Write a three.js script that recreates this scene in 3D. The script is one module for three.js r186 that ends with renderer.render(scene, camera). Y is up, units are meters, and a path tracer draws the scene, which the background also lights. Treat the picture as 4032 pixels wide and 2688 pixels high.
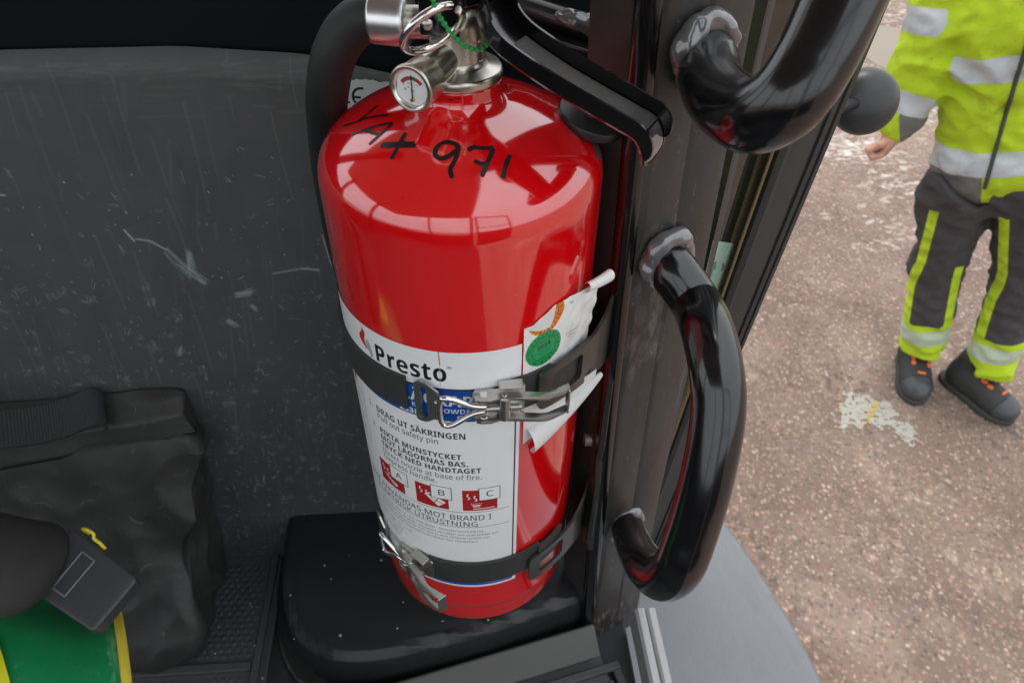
import * as THREE from 'three';
import { mergeGeometries, mergeVertices, toCreasedNormals } from 'three/addons/utils/BufferGeometryUtils.js';
import { RoundedBoxGeometry } from 'three/addons/geometries/RoundedBoxGeometry.js';
import { TessellateModifier } from 'three/addons/modifiers/TessellateModifier.js';
import { ImprovedNoise } from 'three/addons/math/ImprovedNoise.js';

// ------------------------------------------------------------------ camera, sky, sun, exposure
const scene = new THREE.Scene();
const camera = new THREE.PerspectiveCamera(49.54, 1.5, 0.02, 400);
camera.position.set(0, 0.6036, 0.374);
camera.up.set(0.03804, 0.72837, -0.68413);
camera.lookAt(0.05858, -0.08147, -0.35212);
camera.focus = 0.48; camera.userData.fStop = 14;
const renderer = new THREE.WebGLRenderer();
renderer.toneMapping = THREE.LinearToneMapping;
renderer.toneMappingExposure = 1.6;
renderer.shadowMap.enabled = true;
function overcastSky() {
  const w = 256, h = 128, d = new Float32Array(w * h * 4), N = new ImprovedNoise();
  for (let j = 0; j < h; j++) for (let i = 0; i < w; i++) {
    const el = ((j + 0.5) / h - 0.5) * Math.PI, az = (i / w) * Math.PI * 2, s = Math.sin(el), c = Math.cos(el);
    const n = N.noise(c * Math.cos(az) * 2 + 9, s * 3, c * Math.sin(az) * 2 + 4) * 0.10 + N.noise(c * Math.cos(az) * 5, s * 7 + 3, c * Math.sin(az) * 5) * 0.05;
    const b = el > 0 ? 0.82 + 0.30 * s + n : 0.35;
    const k = (j * w + i) * 4;
    d[k] = b * 0.965; d[k + 1] = b; d[k + 2] = b * 1.035; d[k + 3] = 1;
  }
  const t = new THREE.DataTexture(d, w, h, THREE.RGBAFormat, THREE.FloatType);
  t.mapping = THREE.EquirectangularReflectionMapping; t.magFilter = THREE.LinearFilter; t.minFilter = THREE.LinearFilter; t.needsUpdate = true;
  return t;
}
scene.background = overcastSky();
scene.environment = scene.background;
const sun = new THREE.DirectionalLight(0xfff6ea, 0.8);
sun.position.set(-1, 7, -2); sun.target.position.set(0, 0, 0);
sun.castShadow = true; sun.shadow.radius = 40; sun.shadow.mapSize.set(2048, 2048);
Object.assign(sun.shadow.camera, { left: -4, right: 4, top: 4, bottom: -4, near: 0.1, far: 20 });
scene.add(sun, sun.target);

// ------------------------------------------------------------------ helpers
const V = (x, y, z) => new THREE.Vector3(x, y, z);
const R2D = 180 / Math.PI, D2R = Math.PI / 180;
let seed = 20240;
const rnd = () => { seed = (seed * 1664525 + 1013904223) >>> 0; return seed / 4294967296; };
const rr = (a, b) => a + (b - a) * rnd();
const noise = new ImprovedNoise();
const N3 = (x, y, z) => noise.noise(x, y, z);
const taken = new Map();
const numbered = (n) => { const k = taken.get(n) || 0; taken.set(n, k + 1); return k ? n + '_' + String(k).padStart(3, '0') : n; };
function thing(name, label, category, base = [0, 0, 0], group) {
  const o = new THREE.Group(); o.name = numbered(name); scene.add(o); o.position.set(...base);
  o.userData = { label, category }; if (group) o.userData.group = group; return o;
}
function fix(g) {
  g = g.index ? g.toNonIndexed() : g;
  if (!g.attributes.uv) g.setAttribute('uv', new THREE.BufferAttribute(new Float32Array(g.attributes.position.count * 2), 2));
  if (!g.attributes.normal) g.computeVertexNormals();
  for (const k of Object.keys(g.attributes)) if (!['position', 'normal', 'uv', 'color'].includes(k)) g.deleteAttribute(k);
  return g;
}
const join = (gs) => gs.length === 1 ? gs[0] : mergeGeometries(gs.map(fix), false);
// a part: geometry is in world coordinates, the group sits at its thing's base
function part(name, geos, mat, parent, label) {
  const m = new THREE.Mesh(join(Array.isArray(geos) ? geos : [geos]), mat);
  m.name = name; m.castShadow = m.receiveShadow = true;
  if (parent) { parent.add(m); if (parent.isGroup) m.position.copy(parent.position).negate(); }
  if (label) m.userData.label = label;
  return m;
}
function top(name, geos, mat, data) { const m = part(numbered(name), geos, mat); m.userData = data; scene.add(m); return m; }
const crease = (g, a = 0.6) => toCreasedNormals(g, a);
const box = (w, h, d, x, y, z, r = 0.0015, rot) => {
  const g = new RoundedBoxGeometry(w, h, d, 2, Math.min(r, w / 2.1, h / 2.1, d / 2.1));
  if (rot) g.applyMatrix4(new THREE.Matrix4().makeRotationFromEuler(new THREE.Euler(...rot, 'YXZ')));
  return g.translate(x, y, z);
};
const tube = (pts, r, seg = 64, rad = 16, closed = false) => new THREE.TubeGeometry(new THREE.CatmullRomCurve3(pts.map((p) => V(...p)), closed, 'centripetal'), seg, r, rad, closed);
function caps(pts, r) { const a = V(...pts[0]), b = V(...pts[pts.length - 1]); return [a, b].map((p) => new THREE.SphereGeometry(r, 16, 10).translate(p.x, p.y, p.z)); }
function cyl(a, b, r0, r1 = r0, seg = 32, open = false) {
  a = V(...a); b = V(...b); const d = b.clone().sub(a), g = new THREE.CylinderGeometry(r1, r0, d.length(), seg, 1, open);
  g.applyQuaternion(new THREE.Quaternion().setFromUnitVectors(V(0, 1, 0), d.clone().normalize()));
  const m = a.add(b).multiplyScalar(0.5); return g.translate(m.x, m.y, m.z);
}
const lathe = (pts, seg = 96) => new THREE.LatheGeometry(pts.map((p) => new THREE.Vector2(...p)), seg);
function latheAlong(pts, a, dir, seg = 64) {
  const g = lathe(pts, seg); g.applyQuaternion(new THREE.Quaternion().setFromUnitVectors(V(0, 1, 0), V(...dir).normalize())); return g.translate(...a);
}
// a grid surface from a function (u,v) -> [x,y,z]; both sides with thickness t when t > 0
function sheet(fn, nu, nv, t = 0) {
  const P = [], UV = [], I = [];
  for (let j = 0; j <= nv; j++) for (let i = 0; i <= nu; i++) { P.push(...fn(i / nu, j / nv)); UV.push(i / nu, j / nv); }
  const at = (i, j) => j * (nu + 1) + i;
  for (let j = 0; j < nv; j++) for (let i = 0; i < nu; i++) I.push(at(i, j), at(i + 1, j), at(i + 1, j + 1), at(i, j), at(i + 1, j + 1), at(i, j + 1));
  const g = new THREE.BufferGeometry();
  g.setAttribute('position', new THREE.Float32BufferAttribute(P, 3)); g.setAttribute('uv', new THREE.Float32BufferAttribute(UV, 2)); g.setIndex(I); g.computeVertexNormals();
  if (!t) return g;
  const n = g.attributes.normal, Q = P.slice(), m = (nu + 1) * (nv + 1), J = I.slice();
  for (let k = 0; k < m; k++) Q.push(P[3 * k] - n.getX(k) * t, P[3 * k + 1] - n.getY(k) * t, P[3 * k + 2] - n.getZ(k) * t);
  for (let k = 0; k < I.length; k += 3) J.push(I[k] + m, I[k + 2] + m, I[k + 1] + m);
  const edge = (a, b) => J.push(a, a + m, b, b, a + m, b + m);
  for (let i = 0; i < nu; i++) { edge(at(i, 0), at(i + 1, 0)); edge(at(i + 1, nv), at(i, nv)); }
  for (let j = 0; j < nv; j++) { edge(at(0, j + 1), at(0, j)); edge(at(nu, j), at(nu, j + 1)); }
  const s = new THREE.BufferGeometry();
  s.setAttribute('position', new THREE.Float32BufferAttribute(Q, 3)); s.setAttribute('uv', new THREE.Float32BufferAttribute([...UV, ...UV], 2)); s.setIndex(J);
  return crease(s, 0.8);
}
// a shape drawn in metres, extruded by t, cut fine and bent by map(x, y, z)
function bent(shape, t, edge, map, bevel = 0) {
  let g = new THREE.ExtrudeGeometry(shape, { depth: t, bevelEnabled: bevel > 0, bevelSize: bevel, bevelThickness: bevel, bevelOffset: -bevel, bevelSegments: 2, curveSegments: 10 });
  g = new TessellateModifier(edge, 8).modify(g);
  const p = g.attributes.position;
  for (let i = 0; i < p.count; i++) p.setXYZ(i, ...map(p.getX(i), p.getY(i), p.getZ(i)));
  g.deleteAttribute('normal'); g = mergeVertices(g, 1e-6); return crease(g, 0.6);
}
const poly = (pts, r = 0) => {
  const s = new THREE.Shape(), n = pts.length;
  for (let i = 0; i < n; i++) {
    const a = new THREE.Vector2(...pts[(i + n - 1) % n]), b = new THREE.Vector2(...pts[i]), c = new THREE.Vector2(...pts[(i + 1) % n]);
    const q = Math.min(pts[i][2] ?? r, a.distanceTo(b) * 0.49, b.distanceTo(c) * 0.49);
    const p0 = b.clone().add(a.clone().sub(b).setLength(q || 1e-7)), p1 = b.clone().add(c.clone().sub(b).setLength(q || 1e-7));
    i ? s.lineTo(p0.x, p0.y) : s.moveTo(p0.x, p0.y);
    if (q) s.quadraticCurveTo(b.x, b.y, p1.x, p1.y);
  }
  s.closePath(); return s;
};
// sweep of a closed cross-section (function s -> list of [a,b]) along frames (function s -> {p, ax, bx})
function sweep(sect, frame, n) {
  const rings = []; for (let i = 0; i <= n; i++) { const s = i / n, f = frame(s); rings.push(sect(s).map(([a, b]) => f.p.clone().addScaledVector(f.ax, a).addScaledVector(f.bx, b))); }
  const m = rings[0].length, P = [], I = [];
  rings.forEach((q) => q.forEach((v) => P.push(v.x, v.y, v.z)));
  for (let i = 0; i < n; i++) for (let k = 0; k < m; k++) { const a = i * m + k, b = i * m + (k + 1) % m, c = a + m, d = b + m; I.push(a, b, d, a, d, c); }
  const fan = (o, flip) => { for (let k = 1; k < m - 1; k++) flip ? I.push(o, o + k, o + k + 1) : I.push(o, o + k + 1, o + k); };
  fan(0, false); fan(n * m, true);
  const g = new THREE.BufferGeometry(); g.setAttribute('position', new THREE.Float32BufferAttribute(P, 3)); g.setIndex(I); return crease(g, 0.7);
}
function canvas(w, h, draw, srgb = true) {
  const c = document.createElement('canvas'); c.width = w; c.height = h; draw(c.getContext('2d'), w, h);
  const t = new THREE.CanvasTexture(c); if (srgb) t.colorSpace = THREE.SRGBColorSpace; t.anisotropy = 8; return t;
}
function lumps(g, amp, scale, seedShift = 0) {       // uneven surface: moves the vertices along their normals
  g = mergeVertices((() => { g.deleteAttribute('normal'); g.deleteAttribute('uv'); return g; })(), 1e-6); g.computeVertexNormals();
  const p = g.attributes.position, n = g.attributes.normal;
  for (let i = 0; i < p.count; i++) {
    const x = p.getX(i), y = p.getY(i), z = p.getZ(i), d = amp * (N3(x * scale + seedShift, y * scale, z * scale) + 0.5 * N3(x * scale * 2.3, y * scale * 2.3 + seedShift, z * scale * 2.3));
    p.setXYZ(i, x + n.getX(i) * d, y + n.getY(i) * d, z + n.getZ(i) * d);
  }
  g.computeVertexNormals(); return g;
}

// ------------------------------------------------------------------ materials
const lin = (r, g, b) => new THREE.Color().setRGB(r, g, b);
const std = (c, o = {}) => new THREE.MeshStandardMaterial({ color: c, roughness: 0.5, ...o });
const phys = (c, o = {}) => new THREE.MeshPhysicalMaterial({ color: c, roughness: 0.5, ...o });
const tile = (t, x, y) => { const c = t.clone(); c.wrapS = c.wrapT = THREE.RepeatWrapping; c.repeat.set(x, y); c.needsUpdate = true; return c; };
const grainTex = canvas(512, 512, (c, w, h) => {
  const im = c.createImageData(w, h); for (let i = 0; i < w * h; i++) { const v = 128 + (rnd() - 0.5) * 150; im.data.set([v, v, v, 255], i * 4); } c.putImageData(im, 0, 0);
}, false);
const smudgeTex = canvas(1024, 1024, (c, w, h) => {       // dry dust and rub marks: a roughness map
  c.fillStyle = '#808080'; c.fillRect(0, 0, w, h);
  for (let i = 0; i < 900; i++) { const v = 90 + rnd() * 110 | 0; c.globalAlpha = 0.1; c.fillStyle = `rgb(${v},${v},${v})`; c.beginPath(); c.ellipse(rnd() * w, rnd() * h, rr(4, 60), rr(3, 20), rnd() * 6, 0, 7); c.fill(); }
  for (let i = 0; i < 500; i++) { c.globalAlpha = 0.4; c.strokeStyle = rnd() < 0.7 ? '#c8c8c8' : '#505050'; c.lineWidth = rr(0.5, 1.6); const x = rnd() * w, y = rnd() * h, a = rnd() * 6; c.beginPath(); c.moveTo(x, y); c.lineTo(x + Math.cos(a) * rr(5, 60), y + Math.sin(a) * rr(5, 60)); c.stroke(); }
}, false);
const M = {
  red: phys(lin(0.74, 0.006, 0.009), { roughness: 0.09, ior: 2.0, clearcoat: 1, clearcoatRoughness: 0.03 }),
  ink: phys(lin(0.006, 0.006, 0.007), { roughness: 0.3 }),
  nickel: phys(lin(0.60, 0.57, 0.50), { metalness: 1, roughness: 0.28 }),
  chrome: phys(lin(0.80, 0.78, 0.75), { metalness: 1, roughness: 0.10 }),
  steel: phys(lin(0.55, 0.54, 0.515), { metalness: 1, roughness: 0.3 }),
  alu: phys(lin(0.78, 0.79, 0.80), { metalness: 1, roughness: 0.3 }),
  brass: phys(lin(0.62, 0.45, 0.2), { metalness: 1, roughness: 0.35 }),
  rubber: std(lin(0.014, 0.015, 0.016), { roughness: 0.5, bumpMap: tile(grainTex, 6, 6), bumpScale: 0.0001 }),
  strap: std(lin(0.034, 0.035, 0.035), { roughness: 0.6, bumpMap: tile(grainTex, 4, 1), bumpScale: 0.0002 }),
  gloss: phys(lin(0.005, 0.005, 0.006), { roughness: 0.36, roughnessMap: tile(smudgeTex, 3, 1), ior: 1.55, clearcoat: 0.35, clearcoatRoughness: 0.1 }),
  blackPaint: phys(lin(0.012, 0.012, 0.013), { roughness: 0.3, clearcoat: 0.4, clearcoatRoughness: 0.15, roughnessMap: null }),
  pillar: std(lin(0.052, 0.047, 0.043), { roughness: 0.5 }),
  weld: phys(lin(0.11, 0.11, 0.115), { roughness: 0.2, clearcoat: 1, clearcoatRoughness: 0.06, ior: 1.8 }),
  bracket: phys(lin(0.030, 0.029, 0.027), { roughness: 0.35, metalness: 0.0, clearcoat: 0.4, clearcoatRoughness: 0.25 }),
  darkPlastic: std(lin(0.028, 0.030, 0.031), { roughness: 0.55 }),
  boxPlastic: std(lin(0.014, 0.016, 0.018), { roughness: 0.38 }),
  mat: std(lin(0.062, 0.065, 0.069), { roughness: 0.6, bumpMap: tile(grainTex, 5, 5), bumpScale: 0.0002 }),
  greyRubber: std(lin(0.085, 0.085, 0.08), { roughness: 0.6 }),
  fender: std(0xffffff, { map: canvas(1024, 1024, (c, w, h) => { c.fillStyle = '#77797d'; c.fillRect(0, 0, w, h); for (let i = 0; i < 420; i++) { c.globalAlpha = rr(0.02, 0.07); c.fillStyle = ['#5f6062', '#8d8f93', '#85807a'][i % 3]; c.beginPath(); c.ellipse(rnd() * w, rnd() * h, rr(4, 70), rr(3, 40), rnd() * 6, 0, 7); c.fill(); } for (let i = 0; i < 500; i++) { c.globalAlpha = rr(0.1, 0.5); c.fillStyle = rnd() < 0.6 ? '#a7a39b' : '#55534f'; c.beginPath(); c.arc(rnd() * w, rnd() * h, rr(0.6, 2), 0, 7); c.fill(); } c.globalAlpha = 1; }), roughness: 0.55, roughnessMap: tile(smudgeTex, 3, 3) }),
  sill: std(lin(0.42, 0.42, 0.43), { roughness: 0.38, metalness: 0.2 }),
  seal: std(lin(0.05, 0.047, 0.044), { roughness: 0.6 }),
  glass: phys(lin(0.9, 0.97, 0.92), { roughness: 0.02, transmission: 1, thickness: 0 }),
  white: std(lin(0.78, 0.78, 0.77), { roughness: 0.5, side: THREE.DoubleSide }),
  zip: std(lin(0.02, 0.33, 0.08), { roughness: 0.35 }),
  black: std(lin(0.007, 0.008, 0.009), { roughness: 0.5 }),
  headliner: std(lin(0.42, 0.42, 0.41), { roughness: 0.9 }),
};

// ------------------------------------------------------------------ ground
const G = -1.45;
{
  const X0 = 0.2, X1 = 5.2, Z0 = -6.2, Z1 = 0.6, W = 1700, H = 2048;
  const px = (x) => (x - X0) / (X1 - X0) * W, py = (z) => (z - Z0) / (Z1 - Z0) * H, k = W / (X1 - X0);
  const stones = []; for (let i = 0; i < 330000; i++) stones.push([rnd(), rnd(), rnd(), rnd(), rnd()]);
  const draw = (c, w, h, bump) => {
    c.fillStyle = bump ? '#3c3c3c' : '#6a5a50'; c.fillRect(0, 0, w, h);
    if (!bump) for (let i = 0; i < 900; i++) { c.globalAlpha = 0.09; c.fillStyle = ['#5b534d', '#b0a197', '#8d6f64', '#c4b8ae'][i % 4]; c.beginPath(); c.ellipse(rnd() * w, rnd() * h, rr(20, 130), rr(15, 80), rnd() * 6, 0, 7); c.fill(); }
    const pal = ['#5f544c', '#8a7a6f', '#a78c7e', '#ac7f6e', '#806a63', '#463f3b', '#c0ad9d', '#d2c4b6', '#93695a', '#5d5652', '#b29f8d', '#77695f'];
    for (const [a, b, r, t, q] of stones) {
      const s = 0.8 + 1.35 * q * q;
      if (bump) { const v = 90 + 130 * r | 0; c.fillStyle = `rgb(${v},${v},${v})`; } else c.fillStyle = pal[r * pal.length | 0];
      c.globalAlpha = bump ? 0.9 : 0.7; c.beginPath(); c.ellipse(a * w, b * h, s, s * (0.55 + 0.4 * t), t * 6.3, 0, 7); c.fill();
    }
    c.globalAlpha = 1;
    if (!bump) {
      c.globalAlpha = 0.08; c.fillStyle = '#cbb7ab'; c.fillRect(0, 0, w, h); c.globalAlpha = 1;
      for (let i = 0; i < 2200; i++) { const x = rnd() * w, y = rnd() * h, f = N3(x / 170, y / 170, 3) + 0.6 * N3(x / 60, y / 60, 8); c.globalAlpha = Math.min(0.42, Math.abs(f) * 0.5); c.fillStyle = f > 0 ? (y < h * 0.66 ? '#cdb4aa' : '#c0b0a2') : '#4a3f39'; for (let k = 0; k < 9; k++) { c.beginPath(); c.ellipse(x + rr(-34, 34), y + rr(-26, 26), rr(1, 9), rr(1, 5), rnd() * 6, 0, 7); c.fill(); } }
      for (let i = 0; i < 2600; i++) { c.globalAlpha = rr(0.25, 0.8); c.fillStyle = rnd() < 0.7 ? '#cfc8bd' : '#e6e1d9'; c.beginPath(); c.ellipse(rnd() * w, rnd() * h, rr(0.8, 2), rr(0.7, 1.5), rnd() * 6, 0, 7); c.fill(); }
      // thawing ice and slush left on the far part of the yard
      for (const [x, z, sx, sz, n] of [[2.22, -3.3, 0.22, 0.16, 260], [2.35, -2.9, 0.25, 0.2, 160], [3.5, -5.4, 0.6, 0.4, 400], [2.75, -3.7, 0.4, 0.25, 240], [3.4, -4.2, 0.5, 0.35, 260], [2.7, -4.4, 0.5, 0.3, 200], [2.55, -2.4, 0.3, 0.2, 60], [2.1, -2.4, 0.25, 0.2, 60]])
        for (let i = 0; i < n; i++) {
          const u = Math.sqrt(-2 * Math.log(rnd() + 1e-6)) * 0.6, a = rnd() * 6.28; c.globalAlpha = rr(0.15, 0.5); c.fillStyle = ['#d9d8d6', '#cbc6c2', '#e6e6e6'][i % 3];
          c.beginPath(); c.ellipse(px(x + Math.cos(a) * u * sx), py(z + Math.sin(a) * u * sz), rr(1, 12), rr(1, 5), rr(-0.5, 0.7), 0, 7); c.fill();
        }
      c.globalAlpha = 1;
    }
  };
  const map = canvas(W, H, (c, w, h) => draw(c, w, h, false)), bmp = canvas(W, H, (c, w, h) => draw(c, w, h, true), false);
  const far = new THREE.PlaneGeometry(240, 240).rotateX(-Math.PI / 2).translate(0, G - 0.006, 0);
  const uv = far.attributes.uv; for (let i = 0; i < uv.count; i++) uv.setXY(i, uv.getX(i) * 48, uv.getY(i) * 48);
  top('ground', far, std(lin(0.98, 0.93, 0.90), { map: tile(map, 1, 1), roughness: 0.9 }), { kind: 'structure', label: 'gritty reddish grey asphalt of the yard' });
  const near = sheet((u, v) => { const x = X0 + u * (X1 - X0), z = Z1 + v * (Z0 - Z1); return [x, G + 0.0015 * N3(x * 3, 0, z * 3), z]; }, 80, 100);
  top('yard_surface', near, std(lin(0.98, 0.93, 0.90), { map, bumpMap: bmp, bumpScale: 0.007, roughness: 0.85 }), { kind: 'structure', label: 'gritty reddish grey asphalt beside the machine' });
  // loose chips
  const ic = new THREE.IcosahedronGeometry(1, 0), ip = ic.attributes.position; for (let i = 0; i < ip.count; i++) { const s = 0.8 + 0.35 * N3(ip.getX(i) * 2, ip.getY(i) * 2 + 5, ip.getZ(i) * 2); ip.setXYZ(i, ip.getX(i) * s, ip.getY(i) * s * 0.7, ip.getZ(i) * s); } ic.computeVertexNormals();
  const nI = 3800, inst = new THREE.InstancedMesh(ic, std(0xffffff, { roughness: 0.8 }), nI), m4 = new THREE.Matrix4(), q4 = new THREE.Quaternion();
  const chip = [[.46, .43, .39], [.30, .26, .23], [.26, .19, .16], [.16, .15, .14], [.34, .29, .26], [.55, .53, .49]];
  for (let i = 0; i < nI; i++) {
    const z = rr(-2.6, 0.2), x = rr(0.6, 2.6), s = rr(0.0012, 0.0032) * (rnd() < 0.06 ? 1.6 : 1);
    q4.setFromEuler(new THREE.Euler(rnd() * 6, rnd() * 6, rnd() * 6)); m4.compose(V(x, G + s * 0.3, z), q4, V(s, s, s)); inst.setMatrixAt(i, m4);
    const c = chip[rnd() * 6 | 0], b = rr(0.6, 0.9); inst.setColorAt(i, lin(c[0] * b, c[1] * b, c[2] * b));
  }
  inst.name = 'gravel'; inst.userData = { kind: 'stuff', label: 'loose pale and reddish stone chips on the asphalt', category: 'gravel' }; inst.castShadow = inst.receiveShadow = true; scene.add(inst);
  // worn white and yellow paint: many small flakes of a painted mark
  const out = [[1.408, -1.442], [1.500, -1.437], [1.572, -1.334], [1.60, -1.17], [1.482, -1.29], [1.332, -1.275]];
  const inside = (x, z) => { let r = false; for (let i = 0, j = out.length - 1; i < out.length; j = i++) { const [a, b] = out[i], [c, d] = out[j]; if ((b > z) !== (d > z) && x < (c - a) * (z - b) / (d - b) + a) r = !r; } return r; };
  const W1 = [], Y1 = [];
  for (let i = 0; i < 15000; i++) {
    const x = rr(1.3, 1.62), z = rr(-1.46, -1.15); if (!inside(x + 0.05 * N3(x * 28, z * 28, 1) + 0.02 * N3(x * 90, z * 90, 2), z + 0.05 * N3(x * 28, z * 28, 7) + 0.02 * N3(x * 90, z * 90, 5))) continue;
    if (N3(x * 60, 3, z * 60) + 0.6 * N3(x * 160, 8, z * 160) > 0.26) continue;
    const yellow = Math.abs((x - 1.5) * 0.55 + (z + 1.34) * 0.45 + 0.012) < 0.006 + 0.006 * N3(x * 50, 9, z * 50) || Math.abs((x - 1.36) * 0.9 + (z + 1.36) * 0.4) < 0.006 || (x > 1.575 && z > -1.2);
    const s = rr(0.0018, 0.0045), g = new THREE.CylinderGeometry(s * 0.8, s, 0.0016, 5).scale(1, 1, rr(0.6, 1)).rotateY(rnd() * 6).translate(x, G + 0.0022 + rnd() * 0.001, z); (yellow ? Y1 : W1).push(g);
  }
  const mk = thing('painted_mark', 'worn white paint blotch with yellow streaks on the asphalt', 'paint mark', [1.47, G, -1.3]);
  part('white_paint', W1, std(lin(0.44, 0.41, 0.36), { roughness: 0.85 }), mk).userData.kind = 'stuff';
  part('yellow_paint', Y1, std(lin(0.50, 0.38, 0.13), { roughness: 0.85 }), mk).userData.kind = 'stuff';
  const pud = sheet((u, v) => { const a = u * Math.PI * 2, r = v * (1 + 0.25 * N3(Math.cos(a) * 1.5, Math.sin(a) * 1.5, 4)); return [3.15 + Math.cos(a) * r * 0.42, G + 0.0025, -4.7 + Math.sin(a) * r * 0.42]; }, 60, 8);
  top('puddle', pud, std(lin(0.20, 0.155, 0.105), { roughness: 0.25, side: THREE.DoubleSide }), { kind: 'structure', label: 'shallow muddy brown puddle behind the walking person' });
}

// ------------------------------------------------------------------ the machine's cab
const cab = thing('vehicle_cab', 'dark interior and doorway of a machine cab with grab handles', 'vehicle cab', [0, -0.17, 0]);
const wallZ = (y) => -0.116 - 0.11 * y;                       // the lower wall leans back a little
{
  const topY = [[-1.3, 0.37], [-0.6, 0.386], [-0.316, 0.3935], [-0.198, 0.3944], [-0.112, 0.388], [-0.075, 0.379], [-0.05, 0.373], [0, 0.362], [0.1, 0.338]];
  const yTop = (x) => { for (let i = 1; i < topY.length; i++) if (x <= topY[i][0]) { const [a, b] = topY[i - 1], [c, d] = topY[i]; let t = (x - a) / (c - a); return b + (d - b) * t; } return topY[topY.length - 1][1]; };
  const x0 = -1.3, x1 = 0.1, ppm = 2048 / 0.72;
  const map = canvas(2048, 1620, (c, w, h) => {                // covers x -0.62..0.1, y -0.17..0.40
    c.fillStyle = '#464b4c'; c.fillRect(0, 0, w, h);
    const X = (x) => (x + 0.62) * ppm, Y = (y) => (0.40 - y) * ppm;
    for (let i = 0; i < 700; i++) { c.globalAlpha = 0.05; c.fillStyle = rnd() < 0.5 ? '#2b2d2e' : '#4b4e4e'; c.beginPath(); c.ellipse(rnd() * w, rnd() * h, rr(10, 90), rr(6, 160), rr(-0.3, 0.3), 0, 7); c.fill(); }
    for (let i = 0; i < 420; i++) { c.globalAlpha = rr(0.04, 0.13); c.strokeStyle = '#8d9492'; c.lineWidth = rr(1, 9); const x = rnd() * w, y = rnd() * h, l = rr(20, 260), a = rr(-0.25, 0.1); c.beginPath(); c.moveTo(x, y); c.quadraticCurveTo(x + a * l * 0.5 + rr(-6, 6), y + l / 2, x + a * l, y + l); c.stroke(); }
    for (let i = 0; i < 1500; i++) { const x = rnd() * w, y = h * (0.1 + 0.9 * Math.sqrt(rnd())), a = rnd() * 6.3, l = rr(3, 22), n = 2 + rnd() * 5 | 0; for (let k = 0; k < n; k++) { c.globalAlpha = rr(0.08, 0.42); c.strokeStyle = '#a3aca9'; c.lineWidth = rr(0.6, 2.6); const q = rr(-5, 5), t = rr(-4, 4), e = a + rr(-0.25, 0.25); c.beginPath(); c.moveTo(x + q, y + t); c.lineTo(x + q + Math.cos(e) * l * rr(0.4, 1.6), y + t + Math.sin(e) * l * rr(0.4, 1.6)); c.stroke(); } }
    for (let i = 0; i < 110; i++) { const x = rnd() * w, y = h * rr(0.25, 1), a = rnd() * 6.3; for (let k = 0; k < 24; k++) { c.globalAlpha = rr(0.05, 0.16); c.fillStyle = '#94a09e'; c.beginPath(); c.ellipse(x + rr(-12, 12), y + rr(-12, 12), rr(1, 9), rr(0.6, 4), a + rr(-0.5, 0.5), 0, 7); c.fill(); } }
    for (let i = 0; i < 700; i++) { c.globalAlpha = rr(0.2, 0.75); c.fillStyle = '#a2aaa7'; c.beginPath(); c.ellipse(rnd() * w, h * (0.15 + 0.85 * rnd()), rr(0.8, 4), rr(0.8, 3), rnd() * 6, 0, 7); c.fill(); }
    // the larger scuffs
    const sc = (pts, lw, al = 0.6) => { c.strokeStyle = '#8c9997'; c.lineCap = 'round'; for (let k = 0; k < 26; k++) { c.globalAlpha = al * rr(0.12, 0.6); c.lineWidth = rr(0.5, 2 + lw * 0.28); c.beginPath(); const ox = rr(-0.5, 0.5) * lw, oy = rr(-0.5, 0.5) * lw, t0 = rnd() < 0.4 ? 1 : 0; pts.slice(pts.length > 2 ? t0 : 0).forEach(([x, y], i) => i ? c.lineTo(X(x) + ox + rr(-0.4, 0.4) * lw, Y(y) + oy + rr(-0.4, 0.4) * lw) : c.moveTo(X(x) + ox, Y(y) + oy)); c.stroke(); } };
    sc([[-0.247, 0.235], [-0.240, 0.222], [-0.232, 0.213], [-0.223, 0.203]], 14); sc([[-0.230, 0.232], [-0.232, 0.216]], 20, 0.5); sc([[-0.268, 0.247], [-0.258, 0.245], [-0.247, 0.236]], 5);
    sc([[-0.200, 0.189], [-0.186, 0.192]], 14); sc([[-0.213, 0.164], [-0.206, 0.158]], 12, 0.5); sc([[-0.265, 0.128], [-0.262, 0.135]], 14, 0.4); sc([[-0.19, 0.178], [-0.186, 0.174]], 12, 0.5);
    sc([[-0.118, 0.246], [-0.115, 0.22], [-0.108, 0.198]], 5, 0.5); sc([[-0.42, 0.292], [-0.355, 0.288]], 3, 0.7); sc([[-0.165, 0.21], [-0.14, 0.214], [-0.126, 0.212]], 5, 0.5); sc([[-0.07, 0.13], [-0.075, 0.112], [-0.05, 0.105]], 3, 0.6);
    sc([[-0.275, 0.255], [-0.27, 0.245]], 5, 0.7);
    for (let i = 0; i < 260; i++) { c.globalAlpha = rr(0.03, 0.1); c.fillStyle = '#938c78'; c.beginPath(); c.ellipse(rnd() * w, Y(0.385 - Math.abs(rr(-1, 1) * rnd()) * 0.045), rr(3, 60), rr(1, 5), rr(-0.1, 0.1), 0, 7); c.fill(); }
    c.globalAlpha = 1;
  });
  const wall = sheet((u, v) => { const x = x0 + u * (x1 - x0), y = -0.20 + v * (yTop(x) + 0.20); return [x, y, wallZ(y) - 0.006 * Math.max(0, v - 0.985) / 0.015]; }, 120, 60, 0.018);
  const P = wall.attributes.position, U = wall.attributes.uv; for (let i = 0; i < P.count; i++) U.setXY(i, (P.getX(i) + 0.62) / 0.72, (P.getY(i) + 0.1697) / 0.5697);
  map.wrapS = map.wrapT = THREE.MirroredRepeatWrapping;
  const panel = part('wall_panel', wall, std(0xffffff, { map, roughness: 0.52, bumpMap: tile(grainTex, 7, 6), bumpScale: 0.00012 }), cab, 'dark grey plastic lower wall panel with scuffs and scratches');
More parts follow.
